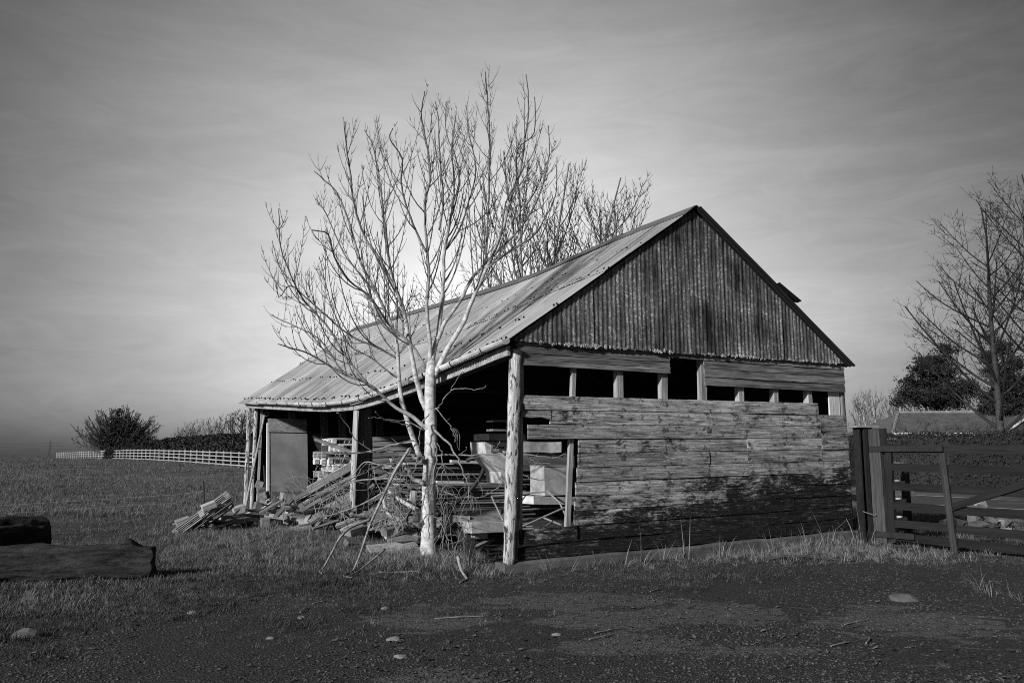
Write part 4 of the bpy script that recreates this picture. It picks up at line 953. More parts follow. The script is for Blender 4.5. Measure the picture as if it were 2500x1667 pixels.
beam('brace', gat(1.05, .60) - Vector((.04, .03, 0)), gat(2.4, 1.06) - Vector((.04, .03, 0)), .035, .10, M['gate_wood'], gt, n=4)
beam('hinge_strap', gat(-.25, 1.475) - Vector((.045, .03, 0)), gat(1.0, 1.47) - Vector((.045, .03, 0)), .02, .09, M['iron'], gt, jit=.001)
beam('hinge_strap', gat(-.4, .14) - Vector((.045, .03, 0)), gat(.45, .14) - Vector((.045, .03, 0)), .02, .09, M['iron'], gt, jit=.001)
t = thing('gate_post', 'thick weathered timber gate post standing at the heel of the dark gate', 'post', gp0 + Vector((-.02, .16, 0)))
mb = MB(); beam('shaft', (0, 0, -.2), (-.03, .02, 1.80), .21, .23, M['gatepost_wood'], t, up=(gd.x, gd.y, 0), jit=.006, n=10)
sp = Vector((5.70, 14.35, hgt(5.70, 14.35)))
t = thing('steel_post', 'dark steel girder post with a flat cap beside the barn corner', 'post', sp, .25)
hgt_ = 1.80
beam('flange', (-.12, 0, -.2), (-.13, 0, hgt_), .16, .025, M['iron'], t, up=(1, 0, 0), jit=.001); beam('flange', (.12, 0, -.2), (.09, 0, hgt_), .17, .025, M['iron'], t, up=(1, 0, 0), jit=.001)
beam('web', (-.02, .03, -.2), (-.02, .03, hgt_), .02, .22, M['iron'], t, up=(1, 0, 0), jit=.001)
beam('rib', (.0, -.06, -.2), (-.02, -.06, hgt_), .05, .06, M['gate_wood'], t, up=(1, 0, 0), jit=.001)
beam('cap', (-.21, 0, hgt_ + .015), (.21, 0, hgt_ + .02), .24, .025, M['steel'], t, jit=.003)
mb = MB(); mb.tube([(-.18, -.13, .48), (.0, -.16, .42), (.16, -.13, .46), (.3, -.2, .6)], .008, 4); mb.build('wire', M['steel'], t)
q0 = Vector((5.75, 14.75, 0)); q1 = Vector((6.02, 14.9, 0)); 
rfence = thing('roadside_fence', 'short white post-and-rail fence leading from the gate to the road verge', 'fence', (6.0, 14.7, hgt(6, 14.7)))
ra, rb = P(2124, 1122, 14.9), P(2207, 1122, 16.0); rc = P(2060, 1122, 18.3)
o_ = rfence.location
def at_(p, z): return Vector((p.x - o_.x, p.y - o_.y, z - o_.z))
for z_ in (.30, .62, .94, 1.26):
    beam('rail', at_(ra, z_ + .02), at_(rb, z_ + .03), .04, .13, M['white_paint'], rfence, n=2)
    beam('rail', at_(rb, z_ + .03), at_(rc, z_ + .03), .04, .13, M['white_paint'], rfence, n=2)
for p_ in (ra.lerp(rb, .45), rb, rb.lerp(rc, .5)):
    beam('post', at_(p_, -.1), at_(p_, 1.42), .11, .11, M['gatepost_wood'], rfence, up=(1, 0, 0), n=2)

# ------------------------------------------------------------------ stuff stored in and about the barn
def solo(name, label, cat, p0, p1, bw, bh, mat, up=(0, 0, 1), group=None, jit=.004, n=4):
    o = beam(name, p0, p1, bw, bh, mat, None, up, jit, n); return tag(o, label, cat, group)
def blk(name, label, cat, c, d, mat, rz=0.0, rx=0.0, ry=0.0, group=None, jit=.006):
    mb = MB(); mb.box((0, 0, d[2] / 2), d, None, jit); o = mb.build(name, mat)
    o.rotation_euler = (rx, ry, rz); o.location = c; md = o.modifiers.new('b', 'BEVEL'); md.width = min(d) * .06; md.segments = 1
    return tag(o, label, cat, group)
def pallet_(label, group, mat, loc_, M3=None, scale=(1.2, 1.0)):
    Lx, Ly = scale; t = thing('pallet', label, 'pallet', loc_, 0, group)
    for k in range(7): beam('deck_board', (-Lx / 2, -Ly / 2 + .05 + k * (Ly - .1) / 6, .135), (Lx / 2, -Ly / 2 + .05 + k * (Ly - .1) / 6, .135), rnd.uniform(.085, .105), .02, mat, t, n=2, jit=.003)
    for xk in (-Lx / 2 + .05, 0, Lx / 2 - .05):
        beam('stringer', (xk, -Ly / 2, .113), (xk, Ly / 2, .113), .09, .02, mat, t, n=2, jit=.003)
        for yk in (-Ly / 2 + .07, 0, Ly / 2 - .07):
            beam('block', (xk - .05, yk, .056), (xk + .05, yk, .056), .13, .09, mat, t, n=1, jit=.003)
    for yk in (-Ly / 2 + .07, 0, Ly / 2 - .07): beam('bottom_board', (-Lx / 2, yk, .0), (Lx / 2, yk, .0), .1, .02, mat, t, n=2, jit=.003)
    return t
def rot_to(xd, zd):
    x = Vector(xd).normalized(); z = Vector(zd); z = (z - x * z.dot(x)).normalized(); y = z.cross(x)
    return Matrix((x, y, z)).transposed()
# stack of pallets in the far bay
base = wld(1.55, 10.9); base.z = hgt(base.x, base.y)
for k in range(12):
    t = pallet_(('lowest', 'second lowest', 'third lowest', 'fourth lowest', 'fifth lowest', 'sixth lowest', 'sixth from top', 'fifth from top', 'fourth from top', 'third from top', 'second from top', 'topmost')[k] + ' pale pallet of the tall stack behind the middle post', 'pallets stacked in the far bay', M['pale_wood'] if k % 3 else M['stud'], base + Vector((rnd.uniform(-.1, .1) + (.22 if k > 9 else 0), rnd.uniform(-.08, .08), .02 + .157 * k)))
    t.rotation_euler = (0, 0, GANG + rnd.uniform(-.09, .09) + (math.pi / 2 if k in (3, 7) else 0))
# long-side leaning pallets by the middle post
def leaning(label, c, xd, zd, mat, group='pallets leaning by the middle post', scale=(1.2, 1.0)):
    t = pallet_(label, group, mat, c, None, scale); t.rotation_mode = 'QUATERNION'; t.rotation_quaternion = rot_to(xd, zd).to_quaternion(); return t
leaning('tilted pallet lying against the left of the middle post', P(815, 1200, 16.9), (.82, .30, .50), (.30, .72, -.62), M['mid_wood'], scale=(1.35, .9))
leaning('tilted pallet just right of the middle post', P(940, 1200, 17.2), (.84, .30, .42), (.25, .75, -.60), M['mid_wood'], scale=(1.3, .9))
leaning('tilted pallet low down between middle post and hose', P(915, 1250, 16.6), (.86, .32, .30), (.25, .70, -.65), M['mid_wood'], scale=(1.3, .8))
leaning('upright pallet deep in the barn behind the timber stack', P(975, 1112, 19.0), (.95, .3, .05), (-.2, -.95, .2), M['mid_wood'], 'pallets deep in the barn', (1.3, .8))
solo('plank', 'pale plank slanting down to the left across the leaning pallets', 'plank', P(752, 1196, 16.6), P(858, 1136, 17.0), .05, .13, M['stud'])
solo('plank', 'grey plank lying low behind the bent metal sheet', 'plank', P(770, 1262, 16.4), P(856, 1228, 16.6), .04, .12, M['grey_wood'])
solo('plank', 'thin dark pole slanting down over the pallet stack', 'plank', P(770, 1072, 19.6), P(868, 1106, 17.6), .06, .06, M['mid_wood'])
# fibreboard sheets, pole, blocks in the far bay
fb = thing('board_sheet', 'tall grey fibreboard sheet leaning upright by the far end post', 'board', P(655, 1238, 23.2)); o_ = fb.location
u_ = (P(655, 1027, 23.8) - o_); r_ = (P(752, 1240, 23.8) - o_); r_.z = 0; nrm = r_.cross(u_).normalized()
mb = MB(); prism(mb, [(0, 0), (1, 0), (1, 1), (0, 1)], (0, 0, 0), r_, u_, nrm, .03); mb.build('sheet', M['fibre'], fb)
mb = MB(); prism(mb, [(-.02, .86), (.98, .86), (.98, 1.02), (-.02, 1.02)], nrm * .031, r_, u_, nrm, .028); mb.build('top_strip', M['grey_wood'], fb)
mb = MB(); prism(mb, [(.06, 0), (1.0, 0), (1.0, .17), (.06, .17)], nrm * .031, r_, u_, nrm, .022); mb.build('bottom_strip', M['mid_wood'], fb)
mb = MB(); prism(mb, [(-.06, 0), (.0, 0), (-.005, .97), (-.045, .97)], -nrm * .004, r_, u_, nrm, .05); mb.build('edge_strip', M['white_paint'], fb)
mb = MB(); prism(mb, [(.0, .0), (.035, .0), (.02, .97), (-.01, .97)], nrm * .02, r_, u_, nrm, .02); mb.build('edge_strip', M['stud'], fb)
for k in range(6):
    z0 = 1060 + k * 22
    solo('plank', ('topmost', 'second', 'third', 'fourth', 'fifth', 'lowest')[k] + ' of the dark horizontal planks right of the fibreboard', 'plank', P(726, z0 + 10, 24.3), P(806, z0 + 8, 24.6), .03, .24, M['shed_wood'], group='dark planks right of the fibreboard')
t = thing('metal_pole', 'pale metal pole with a ring top leaning on the far end post', 'pole', P(600, 1234, 23.6)); o_ = t.location
pt = P(646, 1012, 24.2) - o_; mb = MB(); mb.tube([(0, 0, 0), pt], .03, 8); mb.build('shaft', M['asbestos'], t)
mb = MB(); mb.tube([pt + Vector((.05 + .055 * math.cos(a), 0, .02 + .055 * math.sin(a))) for a in np.linspace(2.6, 8.6, 12)], .016, 5); mb.build('ring', M['asbestos'], t)
for u in (.3, .62): mb = MB(); c_ = pt * u; mb.tube([c_ - Vector((.05, 0, 0)), c_ + Vector((.09, 0, -.01))], .018, 5); mb.build('clip', M['iron'], t)
for k, (px_, py_, ang_) in enumerate(((632, 1183, .1), (638, 1200, .5), (648, 1210, -.3), (634, 1222, .3), (646, 1232, -.2), (640, 1243, .2), (628, 1236, .6))):
    blk('stone_block', ('top', 'second', 'third from top', 'middle', 'lower right', 'lowest', 'lower left')[k] + ' rough block in the small heap under the metal pole', 'block', P(px_, py_ + 8, 22.6 - .1 * k), (.2, .18, .18), M['brick'], ang_, .25 * math.sin(k), .3 * math.cos(k * 2), 'blocks heaped at the far end post')
solo('plank', 'short dark plank standing behind the block heap', 'plank', P(650, 1238, 23.2), P(645, 1138, 23.6), .14, .03, M['dark_wood'], up=(1, 0, 0))
# bent sheets and big board outside the far bay
def sheet(name, label, cat, pts_a, pts_b, mat, th=.006):
    o = Vector(pts_a[0]); mb = MB(); n = len(pts_a); mb.add([Vector(p) - o for p in pts_a] + [Vector(p) - o for p in pts_b], [(i, i + 1, n + i + 1, n + i) for i in range(n - 1)])
    ob = mb.build(name, mat, None, True, o); md = ob.modifiers.new('s', 'SOLIDIFY'); md.thickness = th; return tag(ob, label, cat)
sheet('metal_sheet', 'dark bent metal sheet with a sharp corner at the foot of the far bay', 'sheet', [P(646, 1236, 19.5), P(668, 1245, 19.2), P(690, 1258, 18.9), P(718, 1264, 18.8)], [P(658, 1315, 18.0), P(668, 1316, 17.8), P(682, 1312, 17.6), P(690, 1300, 17.8)], M['iron'])
sheet('curved_sheet', 'rusty curled sheet lying like a trough among the debris', 'sheet', [P(708, 1214, 18.6), P(716, 1240, 18.2), P(738, 1254, 18.0), P(770, 1256, 18.0), P(800, 1250, 18.1)], [P(726, 1220, 19.4), P(732, 1238, 19.2), P(752, 1245, 19.0), P(775, 1247, 19.0), P(800, 1246, 19.0)], M['steel'])
sheet('board', 'large grey board lying tilted in the grass before the far bay', 'board', [P(706, 1290, 17.6), P(760, 1273, 17.9), P(826, 1258, 18.3)], [P(728, 1318, 16.7), P(775, 1300, 17.0), P(826, 1276, 17.6)], M['fibre'], .02)
sheet('board', 'grey board lying flat at the foot of the middle post', 'board', [P(845, 1266, 16.2), P(900, 1264, 16.3), P(962, 1266, 16.3)], [P(852, 1298, 15.4), P(905, 1300, 15.3), P(968, 1296, 15.3)], M['fibre'], .02)
blk('concrete_lump', 'pale square concrete lump beside the dark bent sheet', 'block', P(646, 1304, 18.2), (.17, .17, .32), M['pale_stone'], .4, .08)
for k in range(22):
    px_ = rnd.uniform(640, 800); py_ = rnd.uniform(1225, 1262); a_ = rnd.uniform(0, 3); L = rnd.uniform(.15, .5)
    c_ = P(px_, py_, 19.5 + rnd.uniform(-.6, .6)); c_.z = min(max(c_.z, hgt(c_.x, c_.y) + .04), hgt(c_.x, c_.y) + .30); d_ = Vector((math.cos(a_), math.sin(a_) * .5, rnd.uniform(-.3, .5))) * L / 2
    solo('wood_scrap', 'small piece of broken wood in the litter by the far bay', 'scrap', c_ - d_, c_ + d_, rnd.uniform(.04, .09), .025, rnd.choice((M['grey_wood'], M['mid_wood'], M['stud'])), group='broken wood by the far bay', n=2)
# broken pallet heap in the grass
leaning('broken upturned pallet sloping on the debris heap in the grass', P(503, 1272, 18.0), (.66, .30, .55), (-.50, .1, .72), M['stud'], 'broken pallet heap', (1.25, .9))
for k, (px_, py_) in enumerate(((512, 1238), (448, 1275), (540, 1246))):
    blk('timber_block', ('upper pale timber block on the broken pallet', 'lower pale timber block on the broken pallet', 'far pale timber block on the broken pallet')[k], 'block', P(px_, py_ + 4, 17.6 + .3 * k), (.27, .2, .12), M['stud'], .5, .1, -.35)
for k in range(26):
    px_ = rnd.uniform(455, 640); py_ = 1305 - (px_ - 455) * .22 + rnd.uniform(-22, 6); a_ = rnd.uniform(-.9, 1.2); L = rnd.uniform(.35, 1.0)
    c_ = P(px_, py_, 18.6 + rnd.uniform(-.5, .6)); c_.z = min(max(c_.z, hgt(c_.x, c_.y) + .04), hgt(c_.x, c_.y) + .38); d_ = Vector((math.cos(a_), math.sin(a_), rnd.uniform(-.2, .55))) * L / 2
    solo('broken_board', 'short broken board in the heap under the broken pallet', 'board', c_ - d_, c_ + d_, rnd.uniform(.07, .12), .022, rnd.choice((M['grey_wood'], M['mid_wood'], M['stud'], M['dark_wood'])), up=(rnd.uniform(-1, 1), rnd.uniform(-1, 0), 1), group='broken boards in the grass', n=3)
blk('brick', 'single dark brick in the grass below the broken pallet', 'brick', P(490, 1326, 17.3), (.15, .11, .09), M['brick'], .3)
blk('brick', 'white-faced crate block beside the far end post foot', 'brick', P(585, 1252, 19.4), (.24, .2, .16), M['pale_stone'], .5, .1, -.3)
# timber stack behind the ash trunk
for k in range(44):
    z_ = .16 + .030 * k + rnd.uniform(-.004, .004); x0_ = .05 + rnd.uniform(-.10, .16); L = rnd.uniform(2.2, 2.75)
    for j in range(2):
        a = wld(x0_ + rnd.uniform(-.05, .05), 3.95 + .42 * j + rnd.uniform(-.07, .03)); b_ = wld(x0_ + L, 3.95 + .42 * j + rnd.uniform(-.03, .03)); a.z = z_; b_.z = z_ + rnd.uniform(-.01, .01)
        if k < 40: solo('stacked_plank', 'thin sawn plank in the long timber stack behind the ash trunk', 'plank', a, b_, .30, .021, rnd.choice((M['grey_wood'], M['mid_wood'], M['dark_wood'], M['mid_wood'], M['stud'])), group='planks in the timber stack', n=2)
for k, (px0, px1, py_, Y, m_, lb) in enumerate(((1062, 1208, 1142, 15.4, 'mid_wood', 'thick dark beam on the timber stack, upper of two'), (1064, 1220, 1166, 15.3, 'dark_wood', 'thick dark beam on the timber stack, lower of two'),
        (985, 1080, 1154, 15.2, 'pale_wood', 'white lath on the timber stack left of the ash trunk'), (985, 1075, 1132, 15.6, 'pale_wood', 'upper white lath left of the ash trunk'), (1064, 1130, 1176, 15.0, 'pale_wood', 'pale plank end beneath the dark beams'))):
    solo('beam', lb, 'beam', P(px0, py_, Y), P(px1, py_ + 2, Y + .0041 * (px1 - px0)), .12, .15 if k < 2 else .045, M[m_])
solo('batten', 'white batten lying on top of the upper dark beam', 'batten', P(1100, 1126, 15.2), P(1196, 1130, 15.6), .08, .05, M['pale_wood'])
for k in range(5): solo('lath', 'short white lath upright between the two left laths', 'lath', P(995 + 20 * k, 1152, 15.4), P(995 + 20 * k, 1132, 15.4), .05, .03, M['pale_wood'], up=(1, 0, 0), group='short laths left of the trunk', n=1)
# slatted crate stack left of trunk (rows of small sticks)
for k in range(9):
    for j in range(6):
        a = P(955 + 17 * j + rnd.uniform(-4, 4), 1188 + 10.5 * k + rnd.uniform(-2, 2), 14.9); L = rnd.uniform(.10, .22)
        solo('stick', 'cut stick end in the stacked firewood left of the trunk', 'stick', a - A2 * L * .5, a + A2 * L * .5, .035, rnd.uniform(.02, .04), rnd.choice((M['mid_wood'], M['grey_wood'], M['stud'], M['dark_wood'])), group='stick ends stacked left of the trunk', n=1)
# pipes and hoses
def hose(name, label, cat, pts, r, mat):
    o = Vector(pts[0]); mb = MB(); mb.tube([p - o for p in catmull([Vector(p) for p in pts], 5)], r, 8); return tag(mb.build(name, mat, None, True, o), label, cat)
hose('pipe', 'grey curved drain pipe looping near the ground left of the trunk', 'pipe', [P(942, 1196, 14.2), P(938, 1225, 14.1), P(950, 1255, 14.0), P(985, 1271, 14.0), P(1030, 1271, 14.1)], .032, M['pipe'])
hose('pipe', 'straight grey pipe slanting down to the trunk from the left', 'pipe', [P(944, 1196, 14.4), P(980, 1222, 14.3), P(1025, 1247, 14.2)], .036, M['pipe'])
hose('hose', 'thick black ribbed hose arching over the timber stack', 'hose', [P(1140, 1124, 14.6), P(1165, 1114, 14.5), P(1184, 1128, 14.4), P(1172, 1165, 14.3), P(1135, 1210, 14.2), P(1095, 1240, 14.0), P(1066, 1256, 13.9)], .036, M['plastic'])
# things behind the corner post
t = thing('storage_chest', 'white painted chest with a tapering front behind the corner post', 'chest', P(1190, 1170, 13.6)); o_ = t.location
qa, qb = P(1184, 1078, 13.35), P(1262, 1080, 13.62); ah = (qb - qa); ah.z = 0; ah.normalize(); bh_ = Vector((-ah.y, ah.x, 0))
mb = MB(); prism(mb, [(0, 0), (.55, 0), (.55, -.62), (.30, -.62), (.27, -.45), (.12, -.30), (.02, -.20)], qa - o_, ah, (0, 0, 1), bh_, .5); mb.build('body', M['white_sheet'], t)
mb = MB(); mb.box(qa - o_ + ah * .16 + Vector((0, 0, -.10)) - bh_ * .012, (.14, .03, .10), Matrix.Rotation(math.atan2(ah.y, ah.x), 3, 'Z')); mb.build('latch', M['steel'], t)
beam('lid', P(1174, 1067, 13.35) - o_, P(1262, 1069, 13.66) - o_, .5, .10, M['dark_wood'], t); beam('handle', P(1204, 1092, 13.3) - o_, P(1230, 1093, 13.4) - o_, .03, .03, M['iron'], t)
solo('plank', 'dark plank on the chest lid, lower of the two loose ones', 'plank', P(1196, 1050, 13.5), P(1262, 1051, 13.75), .2, .03, M['mid_wood']); solo('plank', 'dark plank above the chest lid, upper of the two loose ones', 'plank', P(1196, 1028, 13.6), P(1254, 1028, 13.85), .2, .025, M['dark_wood'])
solo('white_beam', 'white painted beam with a broken end seen through the gap in the boards', 'beam', P(1262, 1091, 13.0), P(1366, 1092, 13.36), .10, .155, M['white_sheet'], jit=.008)
solo('plank', 'wide dark plank below the white beam in the gap', 'plank', P(1262, 1128, 13.5), P(1400, 1131, 14.0), .05, .25, M['mid_wood']); solo('plank', 'narrow grey plank directly under the white beam', 'plank', P(1262, 1109, 13.2), P(1372, 1112, 13.6), .08, .04, M['grey_wood'])
c0 = P(1328, 1209, 13.0); t = thing('metal_box', 'mottled steel box standing in the gap of the wall boards', 'box', c0, GANG)
mb = MB(); mb.box((.22, .2, .21), (.42, .40, .42), None, .004); mb.build('body', M['asbestos'], t); mb = MB(); mb.box((.22, .2, .424), (.435, .415, .02)); mb.build('lid', M['steel'], t)
solo('white_board', 'white board lying under the steel box in the gap', 'board', P(1286, 1220, 12.8), P(1392, 1222, 13.3), .30, .11, M['white_sheet'])
def tubes(name, label, cat, segs, r, mat, part='tube'):
    t = thing(name, label, cat, segs[0][0])
    for sg in segs: mb = MB(); mb.tube([Vector(p) - t.location for p in sg], r, 6); mb.build(part, mat, t)
    return t
zz2 = lambda a, b_, Y: P(900 + a / 3.136, 900 + b_ / 3.136, Y)
tubes('tubular_trestle', 'collapsed pale tubular metal frame sticking out of the gap by the corner post', 'frame', [[zz2(940, 975, 12.6), zz2(1370, 940, 12.9)], [zz2(1370, 940, 12.9), zz2(1460, 1020, 12.7), zz2(1512, 1130, 12.5)], [zz2(940, 975, 12.6), zz2(1030, 1165, 12.3)],
    [zz2(1120, 1230, 12.2), zz2(1525, 1050, 12.6)], [zz2(955, 1025, 12.7), zz2(1240, 970, 13.0)], [zz2(1340, 1140, 12.7), zz2(1500, 1205, 12.4)], [zz2(1130, 1080, 12.7), zz2(1480, 1065, 13.2)], [zz2(1340, 1218, 12.5), zz2(1400, 1175, 12.7)]], .0125, M['steel'])
solo('angle_bar', 'long pale angle bar poking out below the corner post', 'bar', zz2(800, 1378, 12.2), zz2(1030, 1262, 12.9), .07, .04, M['steel'])
# corrugated cement sheet, blocks, slabs
mb = MB(); o_ = zz2(665, 1090, 13.6); U = zz2(1010, 1075, 14.2) - o_; V = zz2(725, 1222, 12.8) - o_; nn = U.cross(V).normalized(); vs_ = []
for i in range(25):
    for k in range(13): vs_.append(U * (k / 12 + .03 * math.sin(i * 1.7) * (k in (0, 12))) + V * (i / 24) + nn * (.028 * math.cos(i * 2 * math.pi / 8)))
mb.add(vs_, [(i * 13 + k, i * 13 + k + 1, i * 13 + 14 + k, i * 13 + 13 + k) for i in range(24) for k in range(12)])
ob = mb.build('cement_sheet', M['asbestos'], None, True, o_); md = ob.modifiers.new('s', 'SOLIDIFY'); md.thickness = .012; tag(ob, 'broken wavy cement sheet lying left of the corner post', 'sheet')
blk('concrete_block', 'pale concrete block left of the corner post, upper one', 'block', zz2(910, 1250, 12.5), (.62, .30, .15), M['pale_stone'], .45); blk('concrete_block', 'pale concrete block left of the corner post, lower broken one', 'block', zz2(822, 1296, 12.6), (.24, .28, .15), M['pale_stone'], .6)
blk('timber_block', 'rotten dark timber lying under the concrete blocks', 'block', zz2(900, 1335, 12.8), (.75, .4, .16), M['dark_wood'], .4)
q = zz2(778, 1470, 12.0); blk('timber_stub', 'short dark stub post at the foot of the angle bar', 'post', Vector((q.x, q.y, hgt(q.x, q.y) - .05)), (.12, .1, .42), M['dark_wood'], .3)
blk('concrete_slab', 'tilted concrete slab in the grass left of the trunk, upper one', 'slab', PG(985, 1330) + Vector((0, .15, .10)), (.62, .42, .06), M['brick'], .35, .42, -.05)
blk('concrete_slab', 'concrete slab in the grass left of the trunk, lower one', 'slab', PG(960, 1345) + Vector((0, 0, .01)), (.75, .42, .06), M['pale_stone'], .35, .16, -.06)
blk('timber_block', 'small square timber offcut above the slabs', 'block', P(958, 1303, 13.9), (.32, .16, .11), M['mid_wood'], .75, 0, -.2); blk('timber_block', 'upright weathered block behind the slabs', 'block', P(1012, 1290, 13.6), (.10, .09, .30), M['mid_wood'], .2, .1, .2)
sheet('board', 'flat pale board in the grass right of the trunk', 'board', [P(1068, 1300, 13.6), P(1110, 1296, 13.9)], [P(1070, 1318, 13.1), P(1090, 1312, 13.3)], M['stud'], .02)
blk('stone', 'angular grey stone on the grass before the leaning branch', 'stone', PG(858, 1335), (.26, .16, .10), M['brick'], .7, .4, .2)
# dead branch leaning on the ash, and sticks in the grass
def deadwood(name, label, px, Y0, Y1, r0, r1, seed, L0=.5, keep=.5, tw=True, mat=None):
    rr = random.Random(seed); n = len(px); raw = [P(a, b_, Y0 + (Y1 - Y0) * i / (n - 1)) for i, (a, b_) in enumerate(px)]
    for q in raw: q.z = max(q.z, hgt(q.x, q.y) + .015)
    o = raw[0].copy(); pts = catmull([q - o for q in raw], 4); m = len(pts); rad = [r0 + (r1 - r0) * i / (m - 1) for i in range(m)]
    t = thing(name, label, 'branch', o); mb = MB(); mb.tube(pts, rad, 7); mb.build('stem', mat or M['twig'], t, True)
    if tw:
        m2 = MB(); ash_twigs(m2, pts, None, rad, rr, 0, .15, .22, L0, -.1, .004, 1.0, 4, keep); tag(m2.build('twigs', mat or M['twig'], t), kind='stuff')
    return t
deadwood('dead_branch', 'long dead branch leaning on the ash and reaching down to the yard', [(1000, 1095), (965, 1150), (938, 1205), (915, 1255), (900, 1290), (880, 1350), (862, 1392), (845, 1430), (838, 1460), (858, 1472)], 12.6, 10.6, .022, .008, 1, keep=.6)
deadwood('dead_branch', 'arched dead branch with its fork in the grass, left of the leaning one', [(905, 1268), (860, 1285), (832, 1310), (812, 1345), (790, 1385), (780, 1420), (785, 1450)], 12.4, 11.0, .022, .006, 2, keep=.35)
deadwood('dead_branch', 'crooked dead stick standing in the grass right of the trunk', [(1118, 1358), (1126, 1390), (1138, 1425), (1140, 1445), (1122, 1478)], 11.4, 10.4, .022, .009, 3, keep=.2)
deadwood('dead_branch', 'thin dead branch drooping over the grass between branch and trunk', [(940, 1340), (905, 1370), (872, 1395), (845, 1440)], 11.6, 10.7, .013, .005, 4, keep=.4)
deadwood('dead_branch', 'slim dead branch reaching left over the pallets', [(990, 1170), (930, 1168), (860, 1175), (800, 1196), (760, 1210)], 13.4, 14.4, .014, .006, 6, keep=.6)
deadwood('dead_branch', 'slim dead branch arching from the trunk over the middle post', [(1008, 1078), (960, 1085), (900, 1102), (830, 1108), (770, 1102)], 13.2, 14.6, .014, .006, 7, keep=.6)
deadwood('dead_branch', 'tangled dead branch below the slim ones', [(985, 1140), (930, 1135), (890, 1128), (862, 1160), (830, 1180), (800, 1230)], 13.0, 14.2, .012, .005, 8, keep=.6)
deadwood('dead_branch', 'dead branch trailing over the board at the middle post foot', [(930, 1205), (880, 1232), (830, 1250), (790, 1262)], 13.4, 14.6, .014, .006, 9, keep=.5)
deadwood('fallen_stick', 'long dark fallen branch in the dry grass by the plinth', [(1870, 1368), (1915, 1357), (1970, 1358), (2040, 1372), (2090, 1396)], 12.6, 12.2, .02, .008, 11, keep=.3, mat=M['bare'])
deadwood('fallen_stick', 'straight fallen stick on the earth at the grass edge', [(925, 1403), (965, 1400), (1030, 1396)], 11.2, 11.4, .014, .008, 12, tw=False)
for k in range(9):
    px_ = rnd.uniform(560, 2300); py_ = rnd.uniform(1430, 1600); q = PG(px_, py_); a_ = rnd.uniform(0, 3.1); L = rnd.uniform(.15, .45); d_ = Vector((math.cos(a_), math.sin(a_), 0)) * L
    mb = MB(); mb.tube([(0, 0, .012), d_ * .5 + Vector((.02, 0, .02)), d_ + Vector((0, 0, .012))], [.007, .006, .003], 5); tag(mb.build('twig', M['twig'], None, loc=q), 'small fallen twig lying on the worn yard', 'twig', 'twigs on the yard')

# ------------------------------------------------------------------ logs
def log(name, label, p0, p1, r, seed, knots=()):
    rr = random.Random(seed); L = (Vector(p1) - Vector(p0)).length; n = 150; k = 64; vs = []
    for i in range(n + 1):
        x = L * i / n; e = {0: .90, 1: .97, n - 1: .97, n: .90}.get(i, 1.0)
        for j in range(k):
            a = 2 * math.pi * j / k
            q = 1 + .16 * mnoise.noise((x * 2.3 + seed, math.cos(a) * 2.0, math.sin(a) * 2.0)) + .10 * (abs(mnoise.noise((x * 1.4 + 3, math.cos(a) * 6 + seed, math.sin(a) * 6))) - .3) + .08 * mnoise.noise((x * 1.1, math.cos(a) * 9 + .5 * math.sin(x * 3), math.sin(a) * 9)) + .06 * mnoise.noise((x * 2.2, math.cos(a) * 22 + math.sin(x * 4), math.sin(a) * 22)) + .30 * mnoise.noise((x * .8 + seed, math.cos(a) * .9, math.sin(a) * .9)) + .06 * mnoise.noise((x * 1.5, math.cos(a) * 5, math.sin(a) * 5 + seed)) + .03 * mnoise.noise((x * 9, math.cos(a) * 7, math.sin(a) * 7))
            for kx, ka, kr, kh in knots: q += kh * math.exp(-((x - kx) ** 2 / kr ** 2) - ((math.cos(a) - math.cos(ka)) ** 2 + (math.sin(a) - math.sin(ka)) ** 2) / .25)
            vs.append((x + .10 * mnoise.noise((math.cos(a) * 1.3, math.sin(a) * 1.3, seed)) * abs(2 * i / n - 1) ** 6, r * q * e * math.cos(a), r * q * e * math.sin(a)))
    c0_, c1_ = len(vs), len(vs) + 1; vs += [(-.01, 0, 0), (L + .01, 0, 0)]
    fs = [(i * k + j, i * k + (j + 1) % k, i * k + k + (j + 1) % k, i * k + k + j) for i in range(n) for j in range(k)]
    fs += [(c0_, (j + 1) % k, j) for j in range(k)] + [(c1_, n * k + j, n * k + (j + 1) % k) for j in range(k)]
    mb = MB(); mb.add(vs, fs); o = mb.build(name, M['log'], None, True); o.matrix_basis = frame(p0, p1, (0, 0, 1)); return tag(o, label, 'log', 'logs at the edge of the field')
a = PG(375, 1412); b_ = PG(-120, 1432); a.z += .17; b_.z += .20
l_ = log('log', 'long knotted log in front with a stub of a branch on top', b_, a, .21, 3, ((1.80, 1.75, .11, .38), (.9, 1.2, .2, .25), (1.6, 2.2, .25, .2), (2.2, 1.2, .12, .18)))
a = PG(98, 1352); b_ = PG(-160, 1385); a.z += .26; b_.z += .26
log('log', 'short thick dark log lying behind the long one', b_, a, .27, 8, ((1.1, 1.5, .3, .15),))

# ------------------------------------------------------------------ rubble heap behind the gate
for k in range(26):
    px_ = rnd.gauss(2385, 55); q = PG(px_, rnd.uniform(1262, 1300)); q.z += rnd.uniform(0, .32) * math.exp(-((px_ - 2385) / 60) ** 2)
    r = rnd.uniform(.08, .26); mb = MB(); mb.box((0, 0, r * .25), (r * 1.3, r, r * .6), Matrix.Rotation(rnd.uniform(0, 3), 3, 'Z') @ Matrix.Rotation(rnd.uniform(-.5, .5), 3, 'X'), r * .16)
    tag(mb.build('rubble_stone', M['concrete'] if k % 4 else M['brick'], None, loc=q), 'broken lump of rubble in the heap behind the gate', 'rubble', 'rubble behind the gate')
